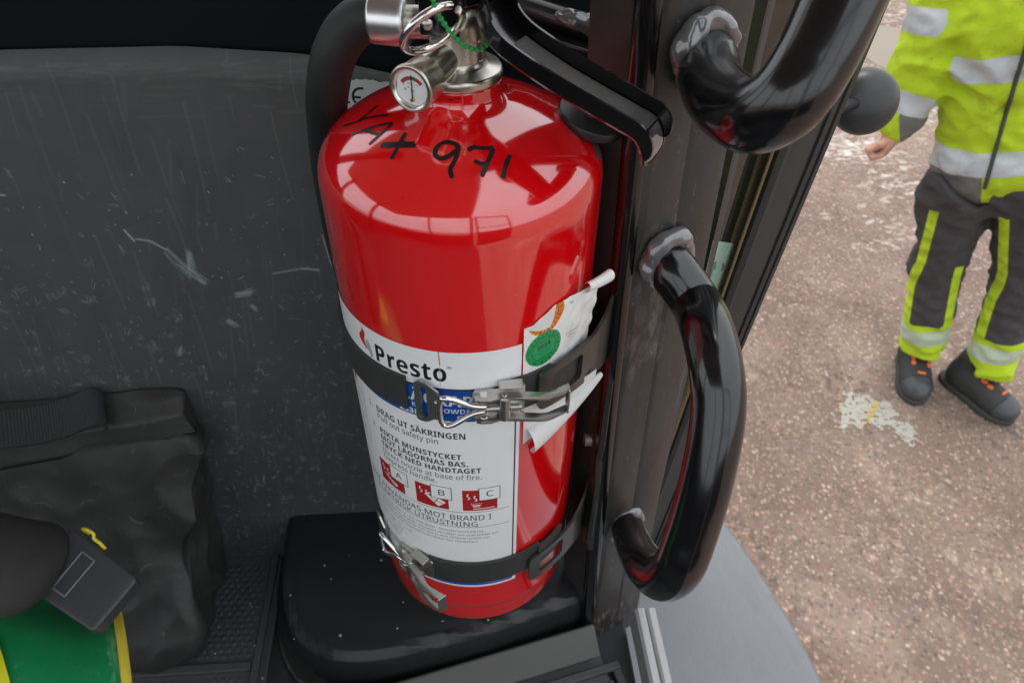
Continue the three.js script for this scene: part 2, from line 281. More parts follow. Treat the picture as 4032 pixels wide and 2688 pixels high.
  // old sticker with the conformity mark
  const st = canvas(512, 366, (c, w, h) => {
    c.fillStyle = '#b9c4c1'; c.fillRect(0, 0, w, h);
    for (let i = 0; i < 120; i++) { c.globalAlpha = 0.1; c.fillStyle = rnd() < 0.5 ? '#8c938c' : '#d5dcda'; c.beginPath(); c.ellipse(rnd() * w, rnd() * h, rr(5, 50), rr(5, 20), rnd() * 6, 0, 7); c.fill(); }
    c.globalAlpha = 1; c.strokeStyle = '#0c0d0e'; c.lineWidth = 13;
    c.beginPath(); c.arc(84, 96, 50, 1.3, -1.35, false); c.stroke();
    c.beginPath(); c.arc(208, 96, 50, 1.3, -1.35, false); c.moveTo(158, 96); c.lineTo(200, 96); c.stroke();
    c.fillStyle = '#0c0d0e'; c.fillRect(112, 122, 26, 12);
  });
  part('sticker', sheet((u, v) => { const x = -0.10 + u * 0.07, y = 0.325 + v * 0.05 - 0.008 * u; const ragged = v > 0.98 ? 0.003 * N3(x * 200, 1, 2) : 0; return [x, y + ragged, wallZ(y) + 0.0012]; }, 30, 12, 0.0006), std(0xffffff, { map: st, roughness: 0.6 }), panel, 'pale worn sticker with a black conformity mark');
  // black sill above and the window opening over it
  part('window_sill', [box(1.5, 0.20, 0.02, -0.58, 0.405, -0.186, 0.004, [-0.11, 0, 0]), box(1.5, 0.02, 0.12, -0.58, 0.508, -0.235, 0.006)], phys(lin(0.003, 0.0045, 0.006), { roughness: 0.7, specularIntensity: 0.3 }), cab, 'black window sill above the grey wall panel');
  // roof, rear and side posts: they shade the cab and show in the gloss of the cylinder
  part('roof', box(1.7, 0.07, 1.9, -0.72, 1.22, 0.28, 0.02), M.headliner, cab);
  part('window_post', cyl([-0.42, 0.51, -0.24], [-0.42, 1.2, -0.30], 0.03), M.black, cab);
  part('window_post', cyl([-1.35, 0.3, -0.24], [-1.35, 1.2, -0.3], 0.04), M.black, cab);
  part('window_post', cyl([-1.35, -0.1, 0.5], [-1.35, 1.2, 0.5], 0.04), M.black, cab);
  part('side_wall', box(0.04, 0.45, 1.6, -1.40, 0.045, 0.63, 0.01), M.darkPlastic, cab);
  part('rear_wall', box(1.56, 0.42, 0.04, -0.62, 0.03, 1.45, 0.01), M.darkPlastic, cab);
  part('window_post', cyl([0.12, 0.2, 1.45], [0.12, 1.2, 1.2], 0.03), M.black, cab);
  part('window_post', cyl([-0.62, 0.2, 1.45], [-0.62, 1.2, 1.2], 0.022), M.black, cab);
}
// floor, rubber mats, raised box
{
  part('floor', box(1.56, 0.04, 1.6, -0.62, -0.196, 0.65, 0.004), M.darkPlastic, cab);
  const fr = new THREE.CatmullRomCurve3([[-0.209, -0.09], [-0.206, -0.045], [-0.197, 0.000], [-0.178, 0.036], [-0.145, 0.056], [-0.10, 0.060], [-0.05, 0.053], [0.0, 0.043], [0.06, 0.026], [0.112, 0.010]].map(([x, z]) => V(x, 0, z))).getPoints(70).map((p) => [p.x, p.z]);
  const outline = (k, dz) => { const sh = new THREE.Shape(); sh.moveTo(-0.209 * k, 0.125); for (const [x, z] of fr) sh.lineTo(x * k, -(z + (z > -0.08 ? dz : 0))); sh.lineTo(0.112, 0.125); sh.closePath(); return sh; };
  const shape = outline(1, 0);
  let g = new THREE.ExtrudeGeometry(shape, { depth: 0.052, bevelEnabled: true, bevelSize: 0.014, bevelThickness: 0.014, bevelOffset: -0.014, bevelSegments: 6, curveSegments: 16 });
  g.rotateX(-Math.PI / 2).translate(0, -0.166, 0);
  part('raised_box', crease(g, 0.9), std(lin(0.016, 0.019, 0.021), { roughness: 0.85, roughnessMap: tile(smudgeTex, 3, 3) }), cab, 'smooth black moulded box on the cab floor below the extinguisher');
  const lip = outline(1.06, 0.008);
  part('box_skirt', crease(new THREE.ExtrudeGeometry(lip, { depth: 0.010, bevelEnabled: true, bevelSize: 0.003, bevelThickness: 0.003, bevelSegments: 2, curveSegments: 14 }).rotateX(-Math.PI / 2).translate(0, -0.177, 0), 0.8), M.boxPlastic, cab);
}
function dimpled(x0, x1, z0, z1, y, pitch, r, clip) {
  const out = []; const d = new THREE.SphereGeometry(r, 8, 4, 0, Math.PI * 2, 0, Math.PI / 2).scale(1, 0.45, 1);
  let row = 0; for (let z = z0; z < z1; z += pitch * 0.8, row++) for (let x = x0 + (row % 2) * pitch / 2; x < x1; x += pitch) if (!clip || clip(x, z)) out.push(d.clone().translate(x, y, z));
  return out;
}
{
  const lm = thing('floor_mat', 'black dimpled rubber mat lying behind the black bag', 'floor mat', [-0.4, -0.176, 0.05], 'rubber floor mats');
  part('mat_sheet', box(0.62, 0.006, 0.30, -0.53, -0.172, 0.035, 0.002), M.mat, lm);
  part('rim', [box(0.008, 0.006, 0.28, -0.232, -0.167, 0.03, 0.002), box(0.588, 0.006, 0.010, -0.531, -0.1678, 0.030, 0.002)], M.mat, lm);
  part('dimples', [...dimpled(-0.40, -0.24, -0.085, 0.022, -0.1695, 0.0085, 0.0032), ...dimpled(-0.40, -0.24, 0.042, 0.15, -0.1695, 0.0085, 0.0032)], M.mat, lm).userData.kind = 'stuff';
}
{
  const rm = thing('floor_mat', 'grey dimpled rubber mat with an upturned flat edge strip beside the door sill', 'floor mat', [0.05, -0.176, 0.06]);
  const ry = 0.23;                                        // turned with the box front
  const turn = (g) => g.rotateY(ry).translate(0.02, 0, 0.05);
  part('mat_sheet', box(0.30, 0.006, 0.30, 0.0, -0.1715, 0.16, 0.002, [0, ry, 0]), M.mat, rm);
  part('edge_strip', turn(box(0.30, 0.006, 0.034, -0.048, -0.146, 0.008, 0.0025, [0.75, 0, 0])), M.greyRubber, rm, 'flat grey upturned edge of the mat');
  part('rim', [turn(box(0.30, 0.005, 0.009, -0.03, -0.166, 0.031, 0.002)), turn(box(0.009, 0.005, 0.14, 0.1155, -0.1672, 0.1045, 0.002))], M.mat, rm);
  part('dimples', dimpled(-0.16, 0.108, 0.045, 0.16, -0.1685, 0.0078, 0.003).map(turn), M.mat, rm).userData.kind = 'stuff';
}
// pillar, weld seams, handles
const lean = -0.036;                                        // the post leans inwards by this much per metre
const pf = (s, y, d = 0) => { const n = V(0.4512, 0, 0.8924), t = V(0.8924, 0, -0.4512); return V(0.1197, y, 0.0182).addScaledVector(t, s).addScaledVector(n, d).add(V(lean * (y + 0.0), 0, 0)); };
{
  // cross-section of the post in (s, d): face with a shallow crease, rounded black edges
  const sect = [[-0.009, -0.004], [-0.0055, -0.0008], [-0.001, 0], [0.022, 0.0006], [0.0245, -0.0012], [0.027, 0.0004], [0.052, 0.0], [0.056, -0.0015], [0.0575, -0.005], [0.0575, -0.05], [-0.012, -0.05], [-0.012, -0.01]];
  const col = (list, y0, y1) => sweep(() => list, (s) => { const y = y0 + (y1 - y0) * s, p = pf(0, y); return { p, ax: V(0.8924, 0, -0.4512), bx: V(0.4512, 0, 0.8924) }; }, 24);
  const pt = canvas(512, 2048, (c, w, h) => {
    c.fillStyle = '#35312f'; c.fillRect(0, 0, w, h);
    for (let i = 0; i < 500; i++) { c.globalAlpha = 0.05; c.fillStyle = rnd() < 0.5 ? '#35322f' : '#56524e'; c.beginPath(); c.ellipse(rnd() * w, rnd() * h, rr(10, 60), rr(20, 160), 0, 0, 7); c.fill(); }
    for (let i = 0; i < 170; i++) { c.globalAlpha = rr(0.15, 0.6); c.strokeStyle = '#a8a29a'; c.lineWidth = rr(0.8, 3); const x = rnd() * w, y = rnd() * h, a = rnd() * 6.3, l = rr(3, 20); c.beginPath(); c.moveTo(x, y); c.quadraticCurveTo(x + Math.cos(a) * l, y + Math.sin(a) * l, x + Math.cos(a + 1) * l, y + Math.sin(a + 1) * l * 1.5); c.stroke(); }
    for (let i = 0; i < 60; i++) { c.globalAlpha = 0.12; c.fillStyle = '#b0aca4'; c.beginPath(); c.ellipse(rr(0.1, 0.5) * w, rr(0.2, 0.4) * h, rr(4, 40), rr(4, 30), rnd() * 6, 0, 7); c.fill(); }
    for (let i = 0; i < 120; i++) { c.globalAlpha = 0.25; c.fillStyle = '#8a8478'; c.beginPath(); c.ellipse(rr(0.05, 0.75) * w, rr(0.93, 1) * h, rr(2, 12), rr(2, 22), 0, 0, 7); c.fill(); }
    c.globalAlpha = 1;
  });
  const post = col(sect, -0.2, 1.2), P = post.attributes.position, U = new Float32Array(P.count * 2);
  for (let i = 0; i < P.count; i++) { const x = P.getX(i) - lean * P.getY(i) - 0.1197, z = P.getZ(i) - 0.0182; U[2 * i] = (x * 0.8924 - z * 0.4512 + 0.012) / 0.08; U[2 * i + 1] = (P.getY(i) + 0.17) / 0.66; }
  post.setAttribute('uv', new THREE.BufferAttribute(U, 2));
  const pillar = part('door_pillar', post, std(0xffffff, { map: pt, roughness: 0.42, roughnessMap: null }), cab, 'brownish grey steel door pillar with scratches');
  part('pillar_edge', cyl(pf(-0.008, -0.19, -0.008).toArray(), pf(-0.008, 1.2, -0.008).toArray(), 0.0075, 0.0075, 20), M.gloss, pillar, 'glossy black rounded edge of the pillar');
  // flat bar welded to the pillar above the bracket
  part('cross_bar', [cyl([0.0, 0.4475, -0.122], [0.088, 0.4265, -0.098], 0.008, 0.008, 20), box(0.11, 0.004, 0.016, 0.040, 0.4285, -0.100, 0.0015, [0, -0.25, -0.22])], M.blackPaint, cab, 'black bar welded to the pillar');
  part('weld_bead', lumps(new THREE.SphereGeometry(0.012, 40, 24).scale(1.7, 0.6, 0.6).rotateZ(-0.35).translate(0.080, 0.431, -0.096), 0.003, 90, 3), M.weld, cab);
  const handle = (pts, r, a, b, label) => {
    const h = part('grab_handle', tube(pts, r, 160, 28), M.gloss, cab, label);
    for (const [p, sc] of [a, b]) if (p) {
      const q = V(...p), tg = V(0.4512, 0, 0.8924);
      const ring = new THREE.TorusGeometry(r * 1.0, r * 0.36, 24, 64); ring.applyQuaternion(new THREE.Quaternion().setFromUnitVectors(V(0, 0, 1), tg)); ring.translate(q.x, q.y, q.z);
      part('weld_bead', lumps(ring, r * 0.16 * sc, 70, q.y * 40), M.weld, h);
    }
    return h;
  };
  handle([[0.119, 0.330, 0.006], [0.126, 0.326, 0.020], [0.1383, 0.3136, 0.0362], [0.1372, 0.3182, 0.069], [0.137, 0.3111, 0.0936], [0.1374, 0.2952, 0.1086], [0.1333, 0.264, 0.1268], [0.127, 0.2256, 0.1418], [0.1218, 0.2025, 0.1494], [0.119, 0.1738, 0.1418], [0.1203, 0.1324, 0.1121], [0.1288, 0.0714, 0.0602], [0.1347, 0.0288, 0.0106], [0.133, 0.018, 0.0]], 0.0152,
    [[0.1235, 0.331, 0.0165], 1], [[0.134, 0.030, 0.011], 1], 'lower black bent-tube grab handle on the pillar');
  handle([[0.119, 0.4600, 0.000], [0.1235, 0.455, 0.0145], [0.1187, 0.4541, 0.0495], [0.1173, 0.4608, 0.0843], [0.1193, 0.4684, 0.1049], [0.1255, 0.4789, 0.1121], [0.1328, 0.4917, 0.1088], [0.1409, 0.5109, 0.101], [0.1468, 0.5263, 0.0938], [0.150, 0.60, 0.06], [0.135, 0.72, 0.05], [0.115, 0.74, 0.015]], 0.0152,
    [[0.1225, 0.4585, 0.0155], 1.3], [null, 1], 'upper black bent-tube grab handle on the pillar');
}
// glass edge, door seal, mirror, sill, wing
{
  const along = (a, b, list, n = 8) => { a = V(...a); b = V(...b); const d = b.clone().sub(a).normalize(), ax = V(0.97, 0, 0.24), bx = new THREE.Vector3().crossVectors(d, ax).normalize(); if (bx.z < 0) bx.negate(); return sweep(() => list, (s) => ({ p: a.clone().lerp(b, s), ax, bx }), n); };
  const ext = (p, q, y) => { const t = (y - p[1]) / (q[1] - p[1]); return [p[0] + (q[0] - p[0]) * t, y, p[2] + (q[2] - p[2]) * t]; };
  // light metal channel beside the pillar
  const c0 = [0.192, 0.328, -0.080], c1 = [0.193, 0.239, -0.080];
  part('glass_channel', along(ext(c0, c1, -0.15), ext(c0, c1, 1.2), [[-0.0015, -0.004], [0.0015, -0.004], [0.0015, 0.004], [-0.0015, 0.004]]), std(lin(0.16, 0.15, 0.135), { roughness: 0.4 }), cab, 'thin pale metal channel along the window glass');
  const s0 = [0.235, 0.303, -0.120], s1 = [0.227, 0.177, -0.120], o0 = [0.276, 0.298, -0.120], o1 = [0.263, 0.140, -0.120];
  part('seal_lip', along(ext(s0, s1, -0.2), ext(s0, s1, 1.2), [[-0.001, -0.002], [0.001, -0.002], [0.001, 0.002], [-0.001, 0.002]]), std(lin(0.22, 0.16, 0.075), { roughness: 0.4 }), cab, 'thin brassy edge of the door seal');
  const prof = [[0.002, -0.012], [0.002, 0.000], [0.004, 0.0045], [0.009, 0.007], [0.012, 0.0055], [0.027, 0.0050], [0.029, 0.0030], [0.0305, 0.0055], [0.0335, 0.0058], [0.035, 0.0030], [0.0365, 0.0050], [0.0395, 0.0045], [0.0405, 0.0], [0.0405, -0.012]];
  part('door_seal', sweep((s) => prof.map(([a, b]) => [a * (1.0), b]), (s) => { const y = -0.25 + 1.45 * s, a = V(...ext(s0, s1, y)), b = V(...ext(o0, o1, y)), ax = b.clone().sub(a); return { p: a, ax: ax.clone().multiplyScalar(1 / 0.0405), bx: V(-0.24, 0, 0.97) }; }, 24), M.seal, cab, 'ribbed dark rubber seal along the door edge');
  part('window_pane', sheet((u, v) => { const y = -0.15 + 1.3 * v, a = V(...ext(c0, c1, y)), b = V(...ext(s0, s1, y)); const p = a.lerp(b, u); return [p.x, p.y, p.z - 0.006]; }, 2, 4), M.glass, cab);
  const gs = canvas(256, 512, (c, w, h) => {
    c.fillStyle = '#a9bdb4'; c.fillRect(0, 0, w, h); c.fillStyle = '#20252a'; c.font = 'bold 46px sans-serif';
    c.save(); c.translate(60, 120); c.rotate(1.2); c.fillText('88', 0, 0); c.restore();
    c.save(); c.translate(120, 210); c.rotate(1.2); c.font = '30px sans-serif'; c.fillText('DR .', -60, 40); c.fillText('~ ~', 60, 0); c.restore();
    c.fillStyle = '#0d1012'; for (const [x, y] of [[190, 150], [215, 170], [200, 185]]) { c.beginPath(); c.arc(x, y, 12, 0, 7); c.fill(); }
    c.lineWidth = 12; c.strokeStyle = '#3a4442'; c.beginPath(); c.moveTo(90, 360); c.quadraticCurveTo(120, 430, 150, 500); c.moveTo(160, 330); c.quadraticCurveTo(150, 400, 200, 470); c.stroke();
  });
  part('glass_sticker', sheet((u, v) => { const y = 0.165 + 0.10 * v - 0.03 * u * v, a = V(...ext(c0, c1, y)), b = V(...ext(s0, s1, y)); const p = a.lerp(b, 0.06 + u * 0.9); return [p.x, y, p.z - 0.009]; }, 8, 16, 0.0005), std(0xffffff, { map: gs, roughness: 0.5 }), cab, 'pale green sticker with dark print behind the glass');
  part('reflection_strip', along([0.235, -0.2, -0.165], [0.215, 1.2, -0.165], [[-0.035, -0.01], [0.03, -0.01], [0.03, 0.006], [-0.035, 0.006]]), std(lin(0.045, 0.045, 0.02), { roughness: 0.5 }), cab, 'dark strip behind the window glass with the olive reflection put in as colour');  // olive colour imitates what the window glass reflects
  // added door, out of view: breaks up the bright reflection on the cylinder
  const od = part('added_door', [box(0.82, 0.62, 0.035, 0.60, 0.06, 1.40, 0.01, [0, -0.25, 0]), box(0.04, 0.95, 0.04, 0.21, 0.80, 1.30, 0.01), box(0.04, 0.95, 0.04, 0.98, 0.80, 1.50, 0.01), box(0.84, 0.05, 0.04, 0.60, 1.26, 1.40, 0.01, [0, -0.25, 0])], M.black, cab);
  part('added_door_rail', cyl([0.24, 0.62, 1.29], [0.96, 0.62, 1.47], 0.014), M.gloss, od);
  // round mirror housing on a short arm
  const mc = V(0.405, 0.275, -0.305), md = V(-0.25, 0.35, 0.9).normalize();
  const mir = part('mirror_housing', latheAlong([[0, 0.020], [0.010, 0.0195], [0.021, 0.017], [0.029, 0.0115], [0.0325, 0.004], [0.0325, -0.004], [0.030, -0.009], [0, -0.010]], mc.toArray(), md.toArray()), std(lin(0.04, 0.04, 0.042), { roughness: 0.35 }), cab, 'round black domed mirror housing beside the door edge');
  part('mirror_arm', tube([[0.262, 0.30, -0.135], [0.30, 0.295, -0.20], [0.36, 0.285, -0.27], mc.toArray()], 0.006, 24, 12), M.black, mir);
  // door sill: two ribbed pale strips
  const sl = (a, b, w, y) => { a = V(...a); b = V(...b); const d = b.clone().sub(a).normalize(), ax = new THREE.Vector3().crossVectors(d, V(0, 1, 0)).normalize(); if (ax.x < 0) ax.negate(); return sweep(() => [[0, -0.04], [0, -0.003], [0.003, 0], [w - 0.002, 0], [w, -0.002], [w, -0.04]], (s) => ({ p: a.clone().lerp(b, s), ax, bx: V(0, 1, 0) }), 4); };
  part('door_sill', sl([0.164, -0.132, 0.010], [0.168, -0.132, 0.5], 0.0105), M.sill, cab, 'pale grey metal door sill strip');
  part('door_sill', sl([0.1758, -0.133, 0.010], [0.1810, -0.133, 0.5], 0.010), M.sill, cab);
  // wing over the wheel: a smooth curved sheet
  const edge = [[0.20, -0.60], [0.27, -0.42], [0.305, -0.311], [0.351, -0.207], [0.367, -0.165], [0.388, -0.097], [0.404, -0.032], [0.414, 0.033], [0.417, 0.14], [0.41, 0.3], [0.40, 0.5]];
  const ec = new THREE.CatmullRomCurve3(edge.map(([x, z]) => V(x, -0.3, z)));
  part('wing', sheet((u, v) => { const p = ec.getPoint(v), k = 1 - u, x = 0.15 + (p.x - 0.15) * u, drop = u > 0.93 ? (u - 0.93) / 0.07 : 0; return [x, -0.30 + 0.02 * (1 - u * u) - 0.03 * drop * drop, p.z - 0.02 * k * 0]; }, 60, 60, 0.006), M.fender, cab, 'smooth grey plastic wheel wing outside the door');
  part('machine_frame', [box(0.6, 1.0, 0.5, -0.3, -0.75, 0.1, 0.02)], M.black, cab);
}

// ------------------------------------------------------------------ fire extinguisher
const RX = 0.08;
const domeProf = [[0.08, 0.385], [0.0797, 0.392], [0.0783, 0.3985], [0.0752, 0.4045], [0.070, 0.4102], [0.063, 0.4152], [0.054, 0.4200], [0.044, 0.4243], [0.035, 0.4274], [0.029, 0.4295], [0.0254, 0.4317], [0.0235, 0.4342], [0.0228, 0.437]];
const domeH = (r) => { for (let i = 1; i < domeProf.length; i++) if (r >= domeProf[i][0]) { const [a, b] = domeProf[i - 1], [c, d] = domeProf[i]; return b + (d - b) * (r - a) / (c - a); } return 0.437; };
const onCyl = (deg, h, r = RX) => [r * Math.sin(deg * D2R), h, r * Math.cos(deg * D2R)];
const ext = thing('fire_extinguisher', 'red powder fire extinguisher with white instruction label strapped in its bracket', 'fire extinguisher', [0, 0, 0]);
{
  const curve = new THREE.SplineCurve(domeProf.map((p) => new THREE.Vector2(...p)));
  const prof = [[0.055, 0.0], [0.072, 0.0], [0.0765, 0.001], [0.0778, 0.004], [0.0782, 0.022], [0.0788, 0.0265], [0.0800, 0.0285], [0.0803, 0.031], [0.08, 0.034], [0.08, 0.20], ...curve.getPoints(70).map((p) => [p.x, p.y]), [0.0228, 0.4408], [0.0222, 0.4415], [0.012, 0.4415]];
  const redTex = canvas(2048, 1536, (c, w, h) => {
    c.fillStyle = 'rgb(226,6,16)'; c.fillRect(0, 0, w, h);
    for (let i = 0; i < 900; i++) { c.globalAlpha = rr(0.1, 0.5); c.fillStyle = ['#f2a09a', '#7a0a0c', '#d8c8be'][i % 3]; c.beginPath(); c.ellipse(rnd() * w, rnd() * h, rr(0.6, 2.2), rr(0.5, 1.8), rnd() * 6, 0, 7); c.fill(); }
    for (let i = 0; i < 260; i++) { c.globalAlpha = rr(0.08, 0.35); c.strokeStyle = rnd() < 0.6 ? '#ee8a84' : '#8c0a0d'; c.lineWidth = rr(0.6, 1.8); const x = rnd() * w, y = rnd() * h, a = rnd() * 6.3, l = rr(5, 50); c.beginPath(); c.moveTo(x, y); c.lineTo(x + Math.cos(a) * l, y + Math.sin(a) * l); c.stroke(); }
    for (let i = 0; i < 900; i++) { c.globalAlpha = rr(0.04, 0.2); c.fillStyle = '#b59a90'; const a = rr(70, 150); c.beginPath(); c.ellipse((a / 360) * w, h * (1 - (0.415 + rr(-0.012, 0.022)) / 0.44), rr(0.5, 2), rr(0.4, 1.2), 0, 0, 7); c.fill(); }
    c.globalAlpha = 1;
  });
  const bodyG = lathe(prof, 160), bp = bodyG.attributes.position, bu = bodyG.attributes.uv; for (let i = 0; i < bp.count; i++) bu.setY(i, bp.getY(i) / 0.44);
  const redMat = M.red.clone(); redMat.color = lin(1, 1, 1); redMat.map = redTex; redMat.clearcoatRoughnessMap = tile(smudgeTex, 2, 2); redMat.clearcoatRoughness = 0.12;
  const body = part('cylinder', bodyG, redMat, ext);
  // stamped characters on the foot ring
  // marker writing on the shoulder
  const strokes = [[[-43.3, -2.8], [-47.9, 1.8], [-52.6, 5.5]], [[-52.6, 5.5], [-45.2, 8.7], [-36.5, 12.7]], [[-51.3, 7.0], [-56.8, 5.2], [-62.1, 2.6]],
    [[-34.4, 20.8], [-40.0, 25.5], [-46.4, 30.4]], [[-34.4, 20.3], [-44.7, 18.0], [-56.7, 16.4]], [[-49.1, 17.2], [-44.4, 23.2], [-40.0, 26.3]], [[-43.2, 17.8], [-49.0, 19.5]],
    [[-27.4, 30.6], [-30.5, 36.9], [-34.5, 44.8]], [[-40.4, 34.4], [-31.2, 37.9], [-22.2, 40.3]], [[-39.7, 33.7], [-22.9, 38.9]],
    [[-0.8, 44.6], [-3.5, 41.8], [-8.5, 40.9], [-12.1, 43.7], [-12.7, 47.4], [-10.4, 49.8], [-6.3, 49.0], [-1.5, 44.8]], [[-1.2, 43.9], [-3.0, 50.8], [-5.7, 56.2], [-4.7, 60.4]],
    [[3.2, 46.2], [5.9, 44.4], [11.0, 44.6], [16.1, 43.9]], [[16.1, 43.9], [13.0, 51.4], [9.3, 59.7]], [[6.0, 51.9], [9.9, 53.3], [13.6, 52.7]], [[24.1, 46.5], [22.2, 50.7], [19.5, 59.6]]];
  const ink = strokes.map((s, k) => {
    const c = new THREE.CatmullRomCurve3(s.map(([x, z]) => V(x / 1000, 0, z / 1000)));
    return sheet((u, v) => {
      const p = c.getPoint(v), t = c.getTangent(v), n = V(-t.z, 0, t.x), cap = Math.min(1, Math.sqrt(Math.min(v, 1 - v) * 14) + 0.35);
      const w = (k < 7 ? 0.00085 : 0.00115) * cap * (1 + 0.25 * N3(p.x * 300, k, p.z * 300)); const q = p.addScaledVector(n, (u - 0.5) * 2 * w), r = Math.hypot(q.x, q.z);
      return [q.x, domeH(r) + 0.0004, q.z];
    }, 2, 40);
  });
  const collarMark = [[-14, -8, 0.4385], [-6, 2, 0.4392]].map(([a, b, h]) => sheet((u, v) => onCyl(a + (b - a) * v, h + 0.0006 * u, 0.0231), 1, 8));
  const im = M.ink.clone(); im.side = THREE.DoubleSide;
  part('marker_writing', [...ink, ...collarMark], im, ext, 'hand written black marker letters and digits 971');
  const dot = sheet((u, v) => { const a = u * 6.2832, r = v, x = 0.0737 + 0.0030 * r * Math.cos(a), z = 0.0115 + 0.0085 * r * Math.sin(a), q = Math.hypot(x, z); return [x, domeH(q) + 0.0005, z]; }, 30, 4);
  part('plug', dot, std(lin(0.07, 0.07, 0.075), { roughness: 0.5, side: THREE.DoubleSide }), ext, 'dark grey oval spot on the shoulder');

  // ---------------- main label
  const A0 = -100, A1 = 21.8, H0 = 0.062, H1 = 0.319, CW = 1360, CH = 2048;
  const lx = (a) => (a - A0) / (A1 - A0) * CW, ly = (h) => (H1 - h) / (H1 - H0) * CH, hp = (m) => m / (H1 - H0) * CH;
  const labelTex = canvas(CW, CH, (c) => {
    c.fillStyle = '#eef1f2'; c.fillRect(0, 0, CW, CH);
    const text = (s, a0, a1, h, cap, bold, col = '#15131f', right) => {
      c.font = (bold ? 'bold ' : '') + '100px sans-serif'; const w = c.measureText(s).width, sy = hp(cap) / 71.4, sx = right ? right / w : (lx(a1) - lx(a0)) / w;
      c.save(); c.fillStyle = col; c.translate(right ? lx(a1) - w * sx : lx(a0), ly(h)); c.scale(sx, sy); c.fillText(s, 0, 0); c.restore();
    };
    const rect = (a0, a1, h0, h1, col) => { c.fillStyle = col; c.fillRect(lx(a0), ly(h1), lx(a1) - lx(a0), ly(h0) - ly(h1)); };
    const line = (pts, w, col) => { c.strokeStyle = col; c.lineWidth = w; c.beginPath(); pts.forEach(([a, h], i) => i ? c.lineTo(lx(a), ly(h)) : c.moveTo(lx(a), ly(h))); c.stroke(); };
    // logo and name
    const fl = (pts, col) => { c.fillStyle = col; c.beginPath(); pts.forEach((p, i) => i ? c.bezierCurveTo(...p.flatMap(([a, h]) => [lx(a), ly(h)])) : c.moveTo(lx(p[0]), ly(p[1]))); c.fill(); };
    fl([[-50.6, 0.3166], [[-48, 0.3135], [-48.2, 0.311], [-49, 0.309]], [[-49.8, 0.306], [-49, 0.303], [-47.6, 0.2995]], [[-52.5, 0.302], [-54, 0.306], [-52, 0.310]], [[-50.4, 0.3125], [-50, 0.314], [-50.6, 0.3166]]], '#c8282c');
    fl([[-47.6, 0.3085], [[-45, 0.306], [-46, 0.3035], [-45.4, 0.3015]], [[-44.3, 0.2985], [-44.6, 0.2965], [-46.6, 0.294]], [[-46, 0.298], [-48.4, 0.3005], [-48.6, 0.304]], [[-48.6, 0.3065], [-48, 0.307], [-47.6, 0.3085]]], '#a9abac');
    text('Presto', -43.6, -9, 0.2955, 0.0137, true, '#14131c'); text('®', -9.4, -7.0, 0.3062, 0.0019, false);
    // blue band
    rect(A0, 19.7, 0.2612, 0.2896, '#0f4fae'); rect(A0, 19.7, 0.2886, 0.2896, '#101a3c'); rect(A0, 19.7, 0.2610, 0.2615, '#101a3c');
    text('SLÄCKARE', -36, 6.5, 0.2745, 0.0092, true, '#f2f5f8'); text('POWDER', -14.4, 2.6, 0.2682, 0.0040, true, '#e6eef8'); text('KD', -26.5, -22.0, 0.2690, 0.0040, true, '#cfeaf0'); text('PULVER', -45, -30, 0.2690, 0.0040, true, '#e6eef8');
    text('43A', -61.5, -50.5, 0.2632, 0.0050, true, '#eef3f8'); text('233B', -33, -22.8, 0.2622, 0.0045, true, '#eef3f8'); text('C', -6.4, -3.4, 0.2622, 0.0045, true, '#eef3f8');
    // instructions
    text('1.', -55, -51.9, 0.2442, 0.0056, false); text('DRAG UT SÄKRINGEN', -49.3, -2.6, 0.2442, 0.0056, true); text('Pull out safety pin', -49.3, -15.3, 0.2375, 0.0052, false);
    text('2.', -55, -51.9, 0.2237, 0.0052, false); text('RIKTA MUNSTYCKET', -49.3, -5.2, 0.2237, 0.0052, true); text('MOT LÅGORNAS BAS.', -49.4, -2.1, 0.2165, 0.0052, true); text('TRYCK NED HANDTAGET', -49.5, 3.7, 0.2095, 0.0052, true);
    text('Direct nozzle at base of fire.', -49.6, 4.1, 0.2023, 0.0050, false, '#3a3f47'); text('Depress handle.', -49.3, -17.6, 0.1958, 0.0050, false, '#3a3f47');
    // fire classes
    for (const [a, L, b0, b1] of [[-54.2, 'A', -46, -34.6], [-30, 'B', -21.6, -11.2], [-5.9, 'C', 2.2, 12.5]]) {
      rect(a, a + 17.1, 0.1669, 0.1905, '#ad1f21');
      c.fillStyle = '#f4f4f4'; c.strokeStyle = '#f4f4f4'; c.lineWidth = 7;
      for (const [dx, dy, s] of [[3, 0.1865, 1], [6.4, 0.1845, 1.1]]) { c.beginPath(); c.moveTo(lx(a + dx), ly(dy)); c.quadraticCurveTo(lx(a + dx - 1.4 * s), ly(dy - 0.002), lx(a + dx), ly(dy - 0.0036)); c.quadraticCurveTo(lx(a + dx + 1.2 * s), ly(dy - 0.0052), lx(a + dx - 0.4), ly(dy - 0.0066)); c.stroke(); }
      if (L === 'A') { line([[a + 3.5, 0.1772], [a + 12, 0.1712]], 9, '#f4f4f4'); c.lineWidth = 3; for (let i = 0; i < 3; i++) { c.beginPath(); c.ellipse(lx(a + 9 + i), ly(0.172), 34 - i * 9, 16 - i * 4, 0.3, 0, 7); c.stroke(); } }
      if (L === 'B') { c.beginPath(); c.moveTo(lx(a + 5.2), ly(0.1790)); c.lineTo(lx(a + 12), ly(0.1785)); c.lineTo(lx(a + 15.8), ly(0.1745)); c.lineTo(lx(a + 11.8), ly(0.1688)); c.closePath(); c.fill(); line([[a + 8, 0.1770], [a + 14, 0.1725]], 5, '#ad1f21'); line([[a + 9.5, 0.1716], [a + 12, 0.1778]], 5, '#ad1f21'); line([[a + 5, 0.1792], [a + 8, 0.1826]], 10, '#f4f4f4'); }
